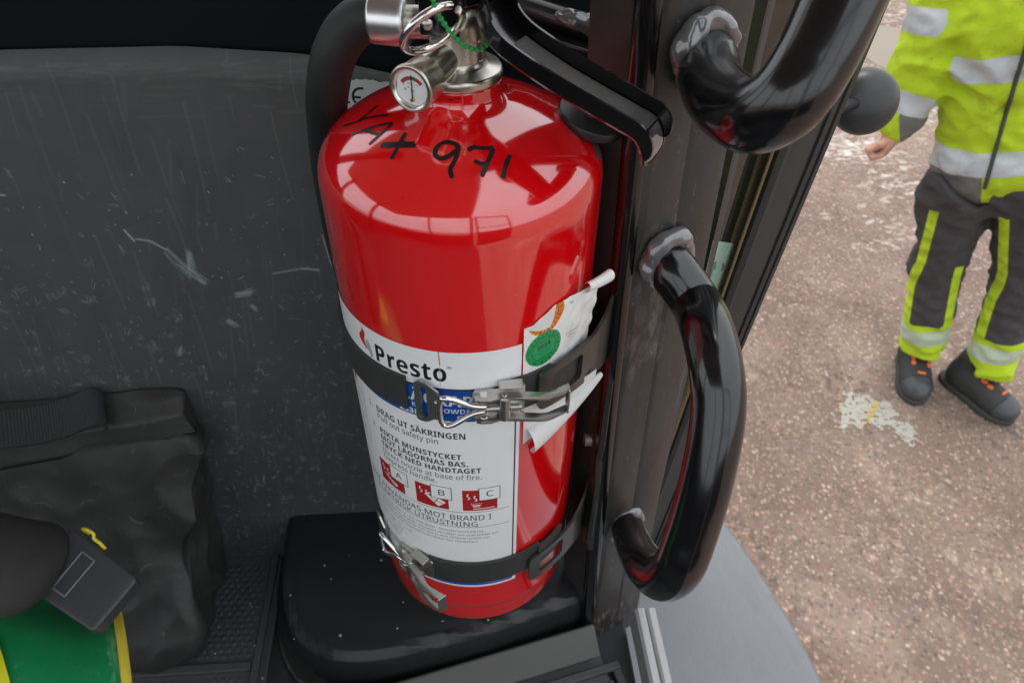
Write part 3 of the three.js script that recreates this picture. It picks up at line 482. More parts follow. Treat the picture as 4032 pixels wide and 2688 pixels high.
      if (L === 'C') { line([[a + 4.4, 0.1732], [a + 9, 0.1732]], 8, '#f4f4f4'); line([[a + 5, 0.1716], [a + 8.4, 0.1716]], 8, '#f4f4f4'); line([[a + 5, 0.1690], [a + 15.8, 0.1690]], 7, '#f4f4f4'); for (let i = 0; i < 6; i++) { c.beginPath(); c.arc(lx(a + 4.2 + i * 1.0), ly(0.1752), 3, 0, 7); c.fill(); } }
      rect(b0, b1, 0.1784, 0.1922, '#f1f3f4'); c.strokeStyle = '#15131f'; c.lineWidth = 4; c.strokeRect(lx(b0), ly(0.1922), lx(b1) - lx(b0), ly(0.1784) - ly(0.1922));
      text(L, (b0 + b1) / 2 - 2.0, (b0 + b1) / 2 + 2.2, 0.1824, 0.0062, false);
    }
    line([[-85, 0.1648], [17.3, 0.1648]], 3, '#26242e'); line([[-85, 0.1462], [17.3, 0.1462]], 3, '#26242e');
    const fit = (s, sub, a0, a1) => { c.font = 'bold 100px sans-serif'; return c.measureText(s).width * (lx(a1) - lx(a0)) / c.measureText(sub).width; };
    text('KAN ANVÄNDAS MOT BRAND I', 0, 8.4, 0.1548, 0.0062, false, '#15131f', fit('KAN ANVÄNDAS MOT BRAND I', 'MOT BRAND I', -26.6, 8.3));
    text('ELEKTRISK UTRUSTNING', 0, 1.5, 0.1474, 0.0058, false, '#15131f', fit('ELEKTRISK UTRUSTNING', 'UTRUSTNING', -32.8, 1.5));
    const g = '#585c62'; text('manometernålen är i det röda fältet – kontakta servicefirma.', -60, 4.6, 0.1395, 0.0024, false, g); text('Om släckaren är använd – släckaren obrukbar och skall laddas om.', -60, 12.4, 0.1350, 0.0024, false, g);
    text('Kontrollera en gång per år. Vart 10:e år skall släckaren laddas om.', -60, 7.6, 0.1308, 0.0024, false, g); text('Använd endast originalreservdelar för modellen.', -60, 1.5, 0.1264, 0.0024, false, g);
    for (const [s, e, h] of [['Släckmedel: ABC pulver', -36, 0.1196], ['Drivmedel: kväve', -42, 0.1154], ['EN3-7  233B  C', -40, 0.1112], ['-30/+60°C', -44, 0.1070], ['Tillverkare', -46, 0.103]]) text(s, -60, e, h, 0.0022, false, g);
    // left pictogram boxes
    c.strokeStyle = '#b04a48'; c.lineWidth = 3; for (const [h0, h1] of [[0.246, 0.262], [0.222, 0.244], [0.196, 0.219]]) { c.strokeRect(lx(-74), ly(h1), lx(-61) - lx(-74), ly(h0) - ly(h1)); c.save(); c.strokeStyle = '#333'; c.beginPath(); c.arc(lx(-68), ly((h0 + h1) / 2), 26, 0.4, 4); c.lineTo(lx(-65), ly(h0 + 0.006)); c.stroke(); c.restore(); }
    rect(-71, -67, 0.251, 0.2595, '#b3282b');
    // border and foot band
    line([[19.7, 0.2896], [19.7, 0.0655]], 8, '#16142a'); rect(A0, 19.4, 0.0650, 0.0735, '#1657b4'); text('SE-00110000  5010 - 2022', 4, 17, 0.0668, 0.0022, false, '#dfe9f5'); line([[A0, 0.0648], [19.7, 0.0648]], 4, '#16142a');
    // scratches and a worn vertical line
    line([[-12.2, 0.319], [-12.0, 0.309]], 4, '#a51820'); line([[-12.1, 0.309], [-12.4, 0.292]], 3, '#b9b6ae');
    for (let i = 0; i < 70; i++) { c.globalAlpha = rr(0.08, 0.3); c.strokeStyle = '#8d8f90'; c.lineWidth = rr(0.6, 2.2); const x = rnd() * CW, y = rnd() * CH, a = rnd() * 6.3, l = rr(4, 40); c.beginPath(); c.moveTo(x, y); c.lineTo(x + Math.cos(a) * l, y + Math.sin(a) * l); c.stroke(); }
    for (let i = 0; i < 40; i++) { c.globalAlpha = 0.2; c.fillStyle = '#77736c'; c.beginPath(); c.arc(rnd() * CW, rnd() * CH, rr(0.8, 2.6), 0, 7); c.fill(); }
    c.globalAlpha = 1;
  });
  part('label', sheet((u, v) => onCyl(A0 + (A1 - A0) * u, H0 + (H1 - H0) * v, RX + 0.00035), 140, 8), phys(0xffffff, { map: labelTex, roughness: 0.36, clearcoat: 0.35, clearcoatRoughness: 0.15, side: THREE.DoubleSide }), ext, 'white and blue instruction label with black and red print');

  // ---------------- inspection sticker, its right half peeling away
  const stTex = canvas(900, 1064, (c, w, h) => {
    c.fillStyle = '#ececea'; c.fillRect(0, 0, w, h);
    for (let i = 0; i < 70; i++) { c.globalAlpha = 0.2; c.fillStyle = '#6d645c'; c.beginPath(); c.ellipse(rr(2, 70), rr(170, 520), rr(1, 8), rr(1, 6), rnd() * 6, 0, 7); c.fill(); } c.globalAlpha = 1;
    const ring = (x, y, r, col, tilt) => { c.save(); c.translate(x, y); c.rotate(tilt); c.scale(r / 100, r / 100); c.fillStyle = col; c.beginPath(); c.arc(0, 0, 100, 0, 7); c.fill(); c.strokeStyle = '#0d3320'; c.lineWidth = 2.6; c.beginPath(); c.arc(0, 0, 68, 0, 7); c.stroke();
      for (let k = 0; k < 12; k++) { c.save(); c.rotate(k / 12 * 6.2832); c.beginPath(); c.moveTo(0, -68); c.lineTo(0, -100); c.stroke(); c.rotate(0.26); c.fillStyle = '#10241a'; c.font = 'bold 24px sans-serif'; c.textAlign = 'center'; c.fillText(String((k + 2) % 12 + 1), 0, -75); c.restore(); }
      c.beginPath(); c.moveTo(-66, 8); c.lineTo(66, 8); c.stroke(); c.fillStyle = '#10241a'; c.textAlign = 'center'; c.font = 'bold 36px sans-serif'; c.fillText('2024', 0, -4); c.font = '17px sans-serif'; c.fillText('Underhåll utfört', 0, -40); c.fillText('Signatur', 0, 28); c.fillText('Inspected', 0, 54); c.restore(); };
    ring(204, 70, 182, '#e8802a', 0.1);
    c.fillStyle = '#dedcd8'; c.beginPath(); c.moveTo(0, 0); c.lineTo(300, 0); c.quadraticCurveTo(292, 130, 250, 205); c.quadraticCurveTo(130, 215, 0, 118); c.fill();
    ring(198, 410, 180, '#1f9f5a', -0.15);
    c.fillStyle = '#22202e'; c.font = '34px sans-serif'; c.fillText('◂ Ny', 425, 84); c.fillText('◂ Underhåll', 415, 415); c.fillText('utfört', 462, 455);
    c.strokeStyle = '#c9c7c3'; c.lineWidth = 2; for (let i = 0; i < 14; i++) { c.globalAlpha = 0.4; const x = rr(400, 900); c.beginPath(); c.moveTo(x, rr(0, 300)); c.quadraticCurveTo(x + rr(-90, 90), rr(300, 500), x + rr(-120, 60), rr(500, 900)); c.stroke(); } c.globalAlpha = 1;
  });
  stTex.repeat.set(39 / 46, 1); const sMat = std(0xffffff, { map: stTex, roughness: 0.45, side: THREE.DoubleSide });
  part('inspection_sticker', sheet((u, v) => {
    const a = 22.4 + u * 39, h = 0.262 + v * 0.076 - (v > 0.9 ? 0.010 * Math.max(0, 1 - u / 0.36) * (v - 0.9) / 0.1 : 0), k = Math.max(0, u - 0.35) / 0.65, up = v * v;
    const wr = 0.0016 * (N3(u * 6, v * 5, 3) + 0.5 * N3(u * 13, v * 11, 6)) * (0.25 + k), r = RX + 0.0008 + 0.0085 * k * k * (0.3 + 0.7 * up) + wr;
    return onCyl(a, h, r);
  }, 60, 40).rotateX(0), sMat, ext, 'white inspection sticker with green and orange date rings, peeling');
  // curled corner: a small roll of the same film
  part('curled_corner', sheet((u, v) => { const b = v * 4.2, p = onCyl(51 + u * 11, 0.3365 - 0.001 * u, RX + 0.004 + 0.0065 * u), q = 0.0035 + 0.001 * u; return [p[0] + q * Math.sin(b) * 0.8 + 0.004 * v, p[1] + q * (1 - Math.cos(b)), p[2] + q * Math.sin(b) * 0.5]; }, 16, 24), M.white, ext, 'white curled corner of the inspection sticker');
  part('sticker_flap', [sheet((u, v) => { const a = 23.5 + u * 38, h = 0.2655 - v * (0.036 - 0.024 * u), r = RX + 0.0008 + 0.012 * u * u; return onCyl(a, h, r); }, 24, 12),
    sheet((u, v) => { const b = v * Math.PI * 1.15, a = 27 + u * 36, h0 = 0.222 + 0.028 * u + 0.006 * u * u, w = 0.0062 * (1.25 - u * 0.95); const r = RX + 0.002 + 0.013 * u * u + w * Math.sin(b); return onCyl(a - 2 * v * (1 - u), h0 + w * (1 - Math.cos(b)) * 1.4, r); }, 30, 20)], M.white, ext, 'loose lower edge of the inspection sticker rolled forward');

  // ---------------- valve
  const valve = part('valve', [lathe([[0.012, 0.440], [0.0222, 0.4405], [0.0230, 0.4425], [0.0230, 0.4455], [0.0220, 0.4470], [0.0160, 0.4485], [0.0142, 0.452], [0.0138, 0.464], [0.0130, 0.468], [0.0130, 0.478], [0.0, 0.478]], 72),
    cyl([-0.004, 0.4555, 0.003], [-0.0155, 0.4500, 0.0205], 0.0095, 0.0095, 40), cyl([0, 0.466, -0.004], [-0.024, 0.463, -0.014], 0.0075, 0.0075, 32)], M.nickel, ext, 'nickel plated valve body');
  const dots = []; for (let i = 0; i < 34; i++) { const a = rr(12, 62), h = 0.4515 + 0.011 * (i % 3) / 2 + rr(-0.0008, 0.0008); dots.push(new THREE.SphereGeometry(0.00055, 6, 4).scale(1, 1.4, 1).translate(...onCyl(a, h, 0.0140))); }
  part('cast_marks', dots, M.nickel, valve);
  // gauge
  const gd = V(-0.47, 0.03, 0.88).normalize(), ga = V(-0.0155, 0.4495, 0.0202), gf = ga.clone().addScaledVector(gd, 0.0165);
  const gauge = part('pressure_gauge', latheAlong([[0.0, 0], [0.0095, 0], [0.0108, 0.0010], [0.0110, 0.0125], [0.0116, 0.0140], [0.0116, 0.0158], [0.0110, 0.0166], [0.0096, 0.0166], [0.0088, 0.0150], [0.0086, 0.0135], [0, 0.0135]], ga.toArray(), gd.toArray()), M.nickel, ext, 'round metal pressure gauge');
  const dialTex = canvas(512, 512, (c) => {
    c.fillStyle = '#f1f3f4'; c.fillRect(0, 0, 512, 512); c.lineWidth = 58; const cx = 256, cy = 330, r = 210;
    c.strokeStyle = '#b03038'; c.beginPath(); c.arc(cx, cy, r, -2.55, -1.75); c.stroke(); c.strokeStyle = '#2a7a52'; c.beginPath(); c.arc(cx, cy, r, -1.75, -1.28); c.stroke(); c.strokeStyle = '#b03038'; c.beginPath(); c.arc(cx, cy, r, -1.28, -0.75); c.stroke();
    c.fillStyle = '#333'; c.font = '44px sans-serif'; c.fillText('10,5', 165, 215); c.fillText('18', 305, 225); c.fillText('0', 100, 250); c.fillText('bar', 225, 320); c.beginPath(); c.arc(190, 265, 9, 0, 7); c.fill(); c.fillStyle = '#9aa'; c.fillRect(120, 280, 34, 40);
  });
  const gx = new THREE.Vector3().crossVectors(V(0.03, 1, 0), gd).normalize(), gy = new THREE.Vector3().crossVectors(gd, gx).normalize();
  const gp = (a, b, d) => ga.clone().addScaledVector(gx, a).addScaledVector(gy, b).addScaledVector(gd, d);
  part('dial', sheet((u, v) => gp((u - 0.5) * 0.0166, (v - 0.5) * 0.0166, 0.0142).toArray(), 1, 1), std(0xffffff, { map: dialTex, roughness: 0.5, side: THREE.DoubleSide, alphaTest: 0 }), gauge);
  part('bezel', new THREE.TorusGeometry(0.0100, 0.0014, 12, 48).applyQuaternion(new THREE.Quaternion().setFromUnitVectors(V(0, 0, 1), gd)).translate(...gp(0, 0, 0.0150).toArray()), M.chrome, gauge);
  part('needle', [cyl(gp(0.0003, -0.0058, 0.0148).toArray(), gp(-0.0002, 0.0060, 0.0148).toArray(), 0.00035, 0.00022, 8)], M.ink, gauge);
  part('needle_hub', [cyl(gp(0.0003, -0.0058, 0.0142).toArray(), gp(0.0003, -0.0058, 0.0156).toArray(), 0.0011, 0.0009, 20)], M.brass, gauge);
  part('gauge_glass', new THREE.CircleGeometry(0.0087, 40).applyQuaternion(new THREE.Quaternion().setFromUnitVectors(V(0, 0, 1), gd)).translate(...gp(0, 0, 0.0160).toArray()), phys(0xffffff, { transmission: 1, thickness: 0, roughness: 0.02 }), gauge);
  // hose with its aluminium ferrule
  part('outlet', cyl([-0.012, 0.4650, -0.010], [-0.026, 0.4640, -0.0150], 0.0085, 0.0085, 6), M.nickel, ext);
  part('ferrule', latheAlong([[0.006, 0], [0.0118, 0], [0.0128, 0.0012], [0.0132, 0.004], [0.0132, 0.018], [0.0128, 0.0195], [0.010, 0.020]], [-0.0235, 0.4645, -0.0140], [-0.95, 0.02, -0.24]), M.alu, ext, 'bright aluminium hose ferrule');
  part('hose', tube([[-0.036, 0.4652, -0.0172], [-0.0460, 0.4640, -0.0195], [-0.0563, 0.4570, -0.0215], [-0.0655, 0.4440, -0.0225], [-0.0728, 0.4230, -0.0270], [-0.0804, 0.3889, -0.0450], [-0.0858, 0.3440, -0.0600], [-0.0880, 0.2863, -0.0720], [-0.0850, 0.2322, -0.0780], [-0.078, 0.15, -0.082], [-0.072, 0.06, -0.082]], 0.0118, 140, 24), M.rubber, ext, 'matt black rubber hose');
  // black valve head, lever and fixed handle
  part('valve_head', [box(0.020, 0.040, 0.0015, -0.008, 0.487, 0.0155, 0.0006, [0, -0.35, 0]), box(0.018, 0.030, 0.024, 0.004, 0.494, 0.0, 0.002, [0, 0.66, 0])], M.gloss, ext, 'black steel valve head');
  part('rivet', new THREE.SphereGeometry(0.0028, 20, 10).scale(1, 1, 0.5).translate(-0.0135, 0.4735, 0.0172), M.nickel, ext);
  const hdir = V(0.0552, -0.0200, 0.0356).normalize(), hA = V(0.0230, 0.4660, 0.0295), hB = V(0.0777, 0.4460, 0.0655);
  const hp0 = V(0.0150, 0.4765, 0.0050), hp1 = V(0.0205, 0.4690, 0.0215), hp2 = hA.clone().lerp(hB, 0.35), hp3 = hB.clone().addScaledVector(hdir, -0.002), hp4 = hB.clone().addScaledVector(hdir, 0.0060).add(V(0, -0.0003, 0)), hp5 = hB.clone().addScaledVector(hdir, 0.0098).add(V(0, -0.0048, 0)), hp6 = hB.clone().addScaledVector(hdir, 0.0108).add(V(0, -0.0110, 0));
  const hc = new THREE.CatmullRomCurve3([hp0, hp1, hp2, hp3, hp4, hp5, hp6]);
  const side = V(0.542, 0, -0.8404).normalize();
  const handleSect = (s) => {
    const w = 0.0132, end = Math.min(1, Math.max(0, (s - 0.58) / 0.30)), root = Math.max(0, (0.22 - s) / 0.22), hgt = 0.0030 + 0.0066 * Math.sqrt(1 - end * end) + 0.003 * root, t = 0.0014, ww = w * (s > 0.93 ? Math.sqrt(Math.max(0.12, 1 - ((s - 0.93) / 0.07) ** 2)) : 1);
    return [[-ww, hgt], [-ww, 0.002], [-ww + 0.002, 0], [ww - 0.002, 0], [ww, 0.002], [ww, hgt], [ww - t, hgt], [ww - t, t + 0.0012], [-ww + t, t + 0.0012], [-ww + t, hgt]];
  };
  const dustTex = canvas(512, 512, (c, w, h) => { c.fillStyle = '#5b5957'; c.fillRect(0, 0, w, h); for (let i = 0; i < 9000; i++) { c.globalAlpha = rr(0.15, 0.7); c.fillStyle = ['#8d8882', '#aaa39b', '#343332'][i % 3]; c.beginPath(); c.arc(rnd() * w, rnd() * h, rr(0.5, 2), 0, 7); c.fill(); } }); 
  part('carry_handle', sweep(handleSect, (s) => { const p = hc.getPoint(s), tg = hc.getTangent(s), bx = new THREE.Vector3().crossVectors(tg, side).normalize(); if (bx.dot(V(hdir.x, 1.2, hdir.z)) < 0) bx.negate(); return { p, ax: side, bx }; }, 110), M.gloss, ext, 'black channel-shaped steel carry handle');
  const dust = sheet((u, v) => { const s = 0.22 + 0.46 * v, p = hc.getPoint(s), tg = hc.getTangent(s), bx = new THREE.Vector3().crossVectors(tg, side).normalize(); if (bx.y < 0) bx.negate(); const q = p.addScaledVector(side, (u - 0.5) * 0.0216).addScaledVector(bx, 0.0031 + 0.0002 * N3(u * 20, v * 60, 2)); return q.toArray(); }, 10, 80);
  part('dust_layer', dust, std(0xffffff, { map: tile(dustTex, 0.5, 2), roughness: 0.9, bumpMap: tile(grainTex, 0.4, 2), bumpScale: 0.0005, side: THREE.DoubleSide }), ext, 'grey gritty dust lying in the handle channel');
  part('tip_reflection', sheet((u, v) => { const s = 0.70 + 0.27 * v, p = hc.getPoint(s), tg = hc.getTangent(s), bx = new THREE.Vector3().crossVectors(tg, side).normalize(); if (bx.dot(V(hdir.x, 1.2, hdir.z)) < 0) bx.negate(); const w = 0.0206 * (v > 0.75 ? Math.sqrt(Math.max(0.1, 1 - ((v - 0.75) / 0.27) ** 2)) : 1); return p.addScaledVector(side, (u - 0.5) * w).addScaledVector(bx, 0.0030).toArray(); }, 10, 30), phys(lin(0.30, 0.31, 0.33), { metalness: 0.8, roughness: 0.22, roughnessMap: tile(smudgeTex, 1, 1), side: THREE.DoubleSide }), ext, 'sky reflection on the tip of the black carry handle, put in as pale metal');  // pale metal sheet painted over the black nose as its sky reflection
  // ring pin
  const rc = V(-0.0115, 0.4765, 0.0293), mj = V(0.8704, 0.4522, -0.1946).normalize(), mn = V(-0.1835, 0.6686, 0.7206).normalize();
  const rp = []; for (let i = 0; i <= 40; i++) { const a = 0.62 + i / 40 * 6.0; rp.push(rc.clone().addScaledVector(mj, Math.cos(a) * 0.0150).addScaledVector(mn, Math.sin(a) * 0.0140).addScaledVector(new THREE.Vector3().crossVectors(mj, mn), 0.0022 * (i / 40)).toArray()); }
  part('pull_ring', [tube(rp, 0.0019, 120, 16), cyl(rp[0], V(...rp[0]).lerp(V(...rp[1]), -0.02).toArray(), 0.0019), cyl(rp[40], V(...rp[40]).lerp(V(...rp[39]), -0.02).toArray(), 0.0019)], M.chrome, ext, 'shiny steel pull ring of the safety pin');
  // green seal: beaded plastic tie threaded through the ring
  const zp = [[-0.0105, 0.505, 0.040], [-0.0096, 0.4925, 0.0400], [-0.0085, 0.4860, 0.0360], [-0.0058, 0.4800, 0.0330], [-0.0015, 0.4720, 0.0280], [0.0035, 0.4660, 0.0240], [0.0095, 0.4630, 0.0210], [0.0150, 0.4640, 0.0170]];
  const zc = new THREE.CatmullRomCurve3(zp.map((p) => V(...p))), zg = [tube(zp, 0.00085, 60, 10)];
  for (let i = 0; i < 17; i++) { const p = zc.getPoint((i + 0.5) / 17), t = zc.getTangent((i + 0.5) / 17); zg.push(latheAlong([[0, -0.0008], [0.0010, -0.0007], [0.0014, 0], [0.0010, 0.0007], [0, 0.0008]], p.toArray(), t.toArray(), 14)); }
  part('seal_tie', zg, M.zip, ext, 'green beaded plastic security seal');
}

// ------------------------------------------------------------------ bracket with straps and toggle latches
const br = thing('extinguisher_bracket', 'black steel bracket with two rubber straps and toggle latches holding the extinguisher', 'bracket', [0.09, 0, 0]);
{
  // back plate with a turned edge, in a plane just right of the cylinder
  const out = [[0.10, 0.415], [0.006, 0.425, 0.012], [0.002, 0.40], [0.000, 0.335], [-0.003, 0.322], [-0.016, 0.312], [-0.018, 0.285], [-0.014, 0.262], [-0.021, 0.25], [-0.026, 0.16], [-0.022, 0.14], [-0.030, 0.118], [-0.031, 0.09], [-0.030, 0.025, 0.012], [0.10, 0.018]];
  part('back_plate', bent(poly(out, 0.004), 0.0035, 0.02, (x, y, z) => [0.0965 + z, y, -x], 0.0006), M.bracket, br, 'black steel back plate');
  part('plate_flange', sweep(() => [[-0.0022, -0.009], [0.0022, -0.009], [0.0022, 0.002], [-0.0022, 0.002]], (s) => { const y = 0.42 - s * 0.395; return { p: V(0.0995, y, -0.006 + 0.036 * s), ax: V(1, 0, 0.1), bx: V(0.35, 0, 0.9) }; }, 20), M.bracket, br);
  for (const [y, z] of [[0.3245, -0.032], [0.1420, 0.002]]) {
    const b = part('bolt', [cyl([0.0970, y, z], [0.0895, y, z], 0.0062, 0.0058, 6), cyl([0.0975, y, z], [0.0955, y, z], 0.0080, 0.0080, 28)], phys(lin(0.36, 0.35, 0.34), { metalness: 0.3, roughness: 0.4 }), br);
  }
  part('top_disc', [latheAlong([[0, 0.0022], [0.0180, 0.0020], [0.0190, 0.0012], [0.0192, -0.0028], [0.018, -0.004], [0, -0.004]], [0.0715, 0.4175, 0.001], [0.26, 0.95, 0.14]), box(0.04, 0.006, 0.036, 0.085, 0.4195, -0.012, 0.002, [0.1, 0.1, -0.2])], std(lin(0.018, 0.018, 0.019), { roughness: 0.4 }), br, 'round black pad of the bracket over the shoulder');
  // spring-steel arms
  const arm = (y0, y1, dy) => {
    const H = y1 - y0, sh = poly([[28, y0 + 0.001, 0.0055], [28, y1, 0.0055], [60, y1 + 0.001], [82, y1 + 0.012], [96, y1 + 0.014], [96, y0 - 0.012], [80, y0 - 0.016], [62, y0 - 0.003]].map(([a, h, r]) => [a * 0.0014, h, r]), 0.004);
    sh.holes.push(poly([[35, y0 + 0.0065], [52, y0 + 0.0065], [52, y1 - 0.005], [35, y1 - 0.005]].map(([a, h]) => [a * 0.0014, h]), 0.0035));
    return bent(sh, 0.0022, 0.005, (x, y, z) => { const a = x / 0.0014, r = 0.0845 + 0.0125 * Math.max(0, (a - 40) / 50) ** 1.4 + z; return onCyl(a, y, r); });
  };
  const straps = [[0.2674, 0.2942], [0.0728, 0.0998]];
  straps.forEach(([y0, y1], k) => {
    const a = part('clamp_arm', arm(k ? 0.0565 : 0.2625, k ? 0.090 : 0.2955), M.bracket, br, k ? 'lower curved black clamp arm with a slot' : 'upper curved black clamp arm with a slot');
    const strap = (a0, a1, r0, t, w0 = y0, w1 = y1) => sweep(() => [[0, w0], [t, w0], [t, w1], [0, w1]], (s) => { const q = a0 + (a1 - a0) * s; return { p: V(r0 * Math.sin(q * D2R), 0, r0 * Math.cos(q * D2R)), ax: V(Math.sin(q * D2R), 0, Math.cos(q * D2R)), bx: V(0, 1, 0) }; }, 120);
    if (k === 0) { part('strap', [strap(-27.5, -262, RX + 0.0004, 0.0024), ], M.strap, br, 'dark rubber strap round the cylinder'); part('strap_end', [strap(17, 36, RX + 0.0010, 0.0022), strap(34.5, 53, RX + 0.0030, 0.0022, y0 + 0.001, y1 - 0.001)], M.strap, br); }
    else { part('strap', [strap(-66, -262, RX + 0.0004, 0.0024)], M.strap, br, 'dark rubber strap round the cylinder'); part('strap_end', [strap(-26, 36, RX + 0.0008, 0.0024), strap(34.5, 53, RX + 0.003, 0.0022, y0 + 0.001, y1 - 0.001)], M.strap, br); }
  });
  // toggle latch built flat: x along the strap, y up, z outwards; then placed on the cylinder
  const latch = (yaw, yc, open, label) => {
    const Q = new THREE.Matrix4().makeRotationY(yaw * D2R).setPosition(0, yc, 0);
    const L = new THREE.Matrix4().makeTranslation(0.0035, 0, 0.085).multiply(new THREE.Matrix4().makeRotationY(-open)).multiply(new THREE.Matrix4().makeTranslation(-0.0035, 0, -0.085));
    const P = (g) => g.applyMatrix4(Q), PL = (g) => g.applyMatrix4(L).applyMatrix4(Q);
    const grp = part('toggle_latch', [P(bent(poly([[-0.0035, -0.0118, 0.003], [0.028, -0.0118, 0.003], [0.028, 0.0118, 0.003], [-0.0035, 0.0118, 0.003]]), 0.001, 0.006, (x, y, z) => [x, y, Math.sqrt(0.0835 ** 2 - x * x) + z])), P(box(0.014, 0.0012, 0.007, 0.019, 0.0155, 0.0838, 0.0004)), P(box(0.014, 0.005, 0.0011, 0.019, 0.0135, 0.0822, 0.0004))], M.steel, br, label);
    // loop plate on the strap end
    const tabS = poly([[-0.0375, -0.0165], [-0.0375, 0.0168], [-0.031, 0.0175], [-0.0215, 0.009], [-0.0215, -0.009], [-0.031, -0.0172]], 0.003); tabS.holes.push(poly([[-0.0335, -0.013], [-0.0335, 0.0135], [-0.0300, 0.0135], [-0.0300, -0.013]], 0.0015));
    part('strap_loop', P(bent(tabS, 0.0014, 0.005, (x, y, z) => { const a = x / 0.083; return [(0.0832 + z) * Math.sin(a), y, (0.0832 + z) * Math.cos(a)]; })), M.steel, grp);
    // hook link of bent wire with a threaded end
    part('hook_link', [P(tube([[0.004, 0.0018, 0.0872], [-0.003, 0.0032, 0.0872], [-0.0165, 0.0115, 0.0878], [-0.0205, 0.0118, 0.0872], [-0.0222, 0.0085, 0.0862], [-0.0224, -0.0085, 0.0858], [-0.0207, -0.0118, 0.0866], [-0.0168, -0.0115, 0.0876], [-0.003, -0.0032, 0.0872], [0.004, -0.0018, 0.0872]], 0.0018, 120, 14)), P(box(0.004, 0.013, 0.002, -0.0236, 0, 0.0840, 0.0008))], M.chrome, grp);
    const rod = [cyl([0.003, 0, 0.0872], [0.0250, 0, 0.0872], 0.0019, 0.0019, 20)]; for (let i = 0; i < 20; i++) rod.push(new THREE.TorusGeometry(0.0020, 0.00035, 8, 20).rotateY(Math.PI / 2).translate(0.0045 + i * 0.001, 0, 0.0872));
    part('threaded_rod', rod.map(P), M.steel, grp);
    part('barrel_nut', PL(cyl([0.0151, -0.0088, 0.0872], [0.0151, 0.0088, 0.0872], 0.0034, 0.0034, 28)), M.steel, grp);
    const sideP = poly([[-0.0025, 0.0800, 0.003], [-0.0025, 0.0900, 0.004], [0.0065, 0.0905], [0.0120, 0.0890], [0.0395, 0.0925, 0.004], [0.0525, 0.0870, 0.0015], [0.0525, 0.0815, 0.001], [0.0395, 0.0870, 0.004], [0.0150, 0.0828], [0.0070, 0.0795, 0.003]], 0.001);
    const wall = (y) => PL(bent(sideP, 0.0013, 0.02, (x, z, t) => [x, y + t, z], 0.0002));
    part('latch_lever', [wall(0.0085), wall(-0.0098), PL(box(0.0013, 0.0196, 0.0070, 0.0530, 0, 0.0842, 0.0004))], M.steel, grp);
    for (const [x, y0, y1, z, r0, r1] of [[0.0030, 0.0092, 0.0108, 0.0850, 0.0024, 0.0020], [0.0150, 0.0092, 0.0108, 0.0865, 0.0018, 0.0013], [0.0030, -0.0100, -0.0112, 0.0850, 0.0030, 0.0028], [0.0030, -0.0086, -0.0074, 0.0850, 0.0030, 0.0026]]) part('pivot_screw', PL(cyl([x, y0, z], [x, y1, z], r0, r1, 24)), M.chrome, grp);
    return grp;
  };
  latch(3, 0.2795, 0.0, 'upper steel toggle latch closed over the label');
  latch(-43, 0.0850, 0.22, 'lower steel toggle latch with its lever standing off');
}

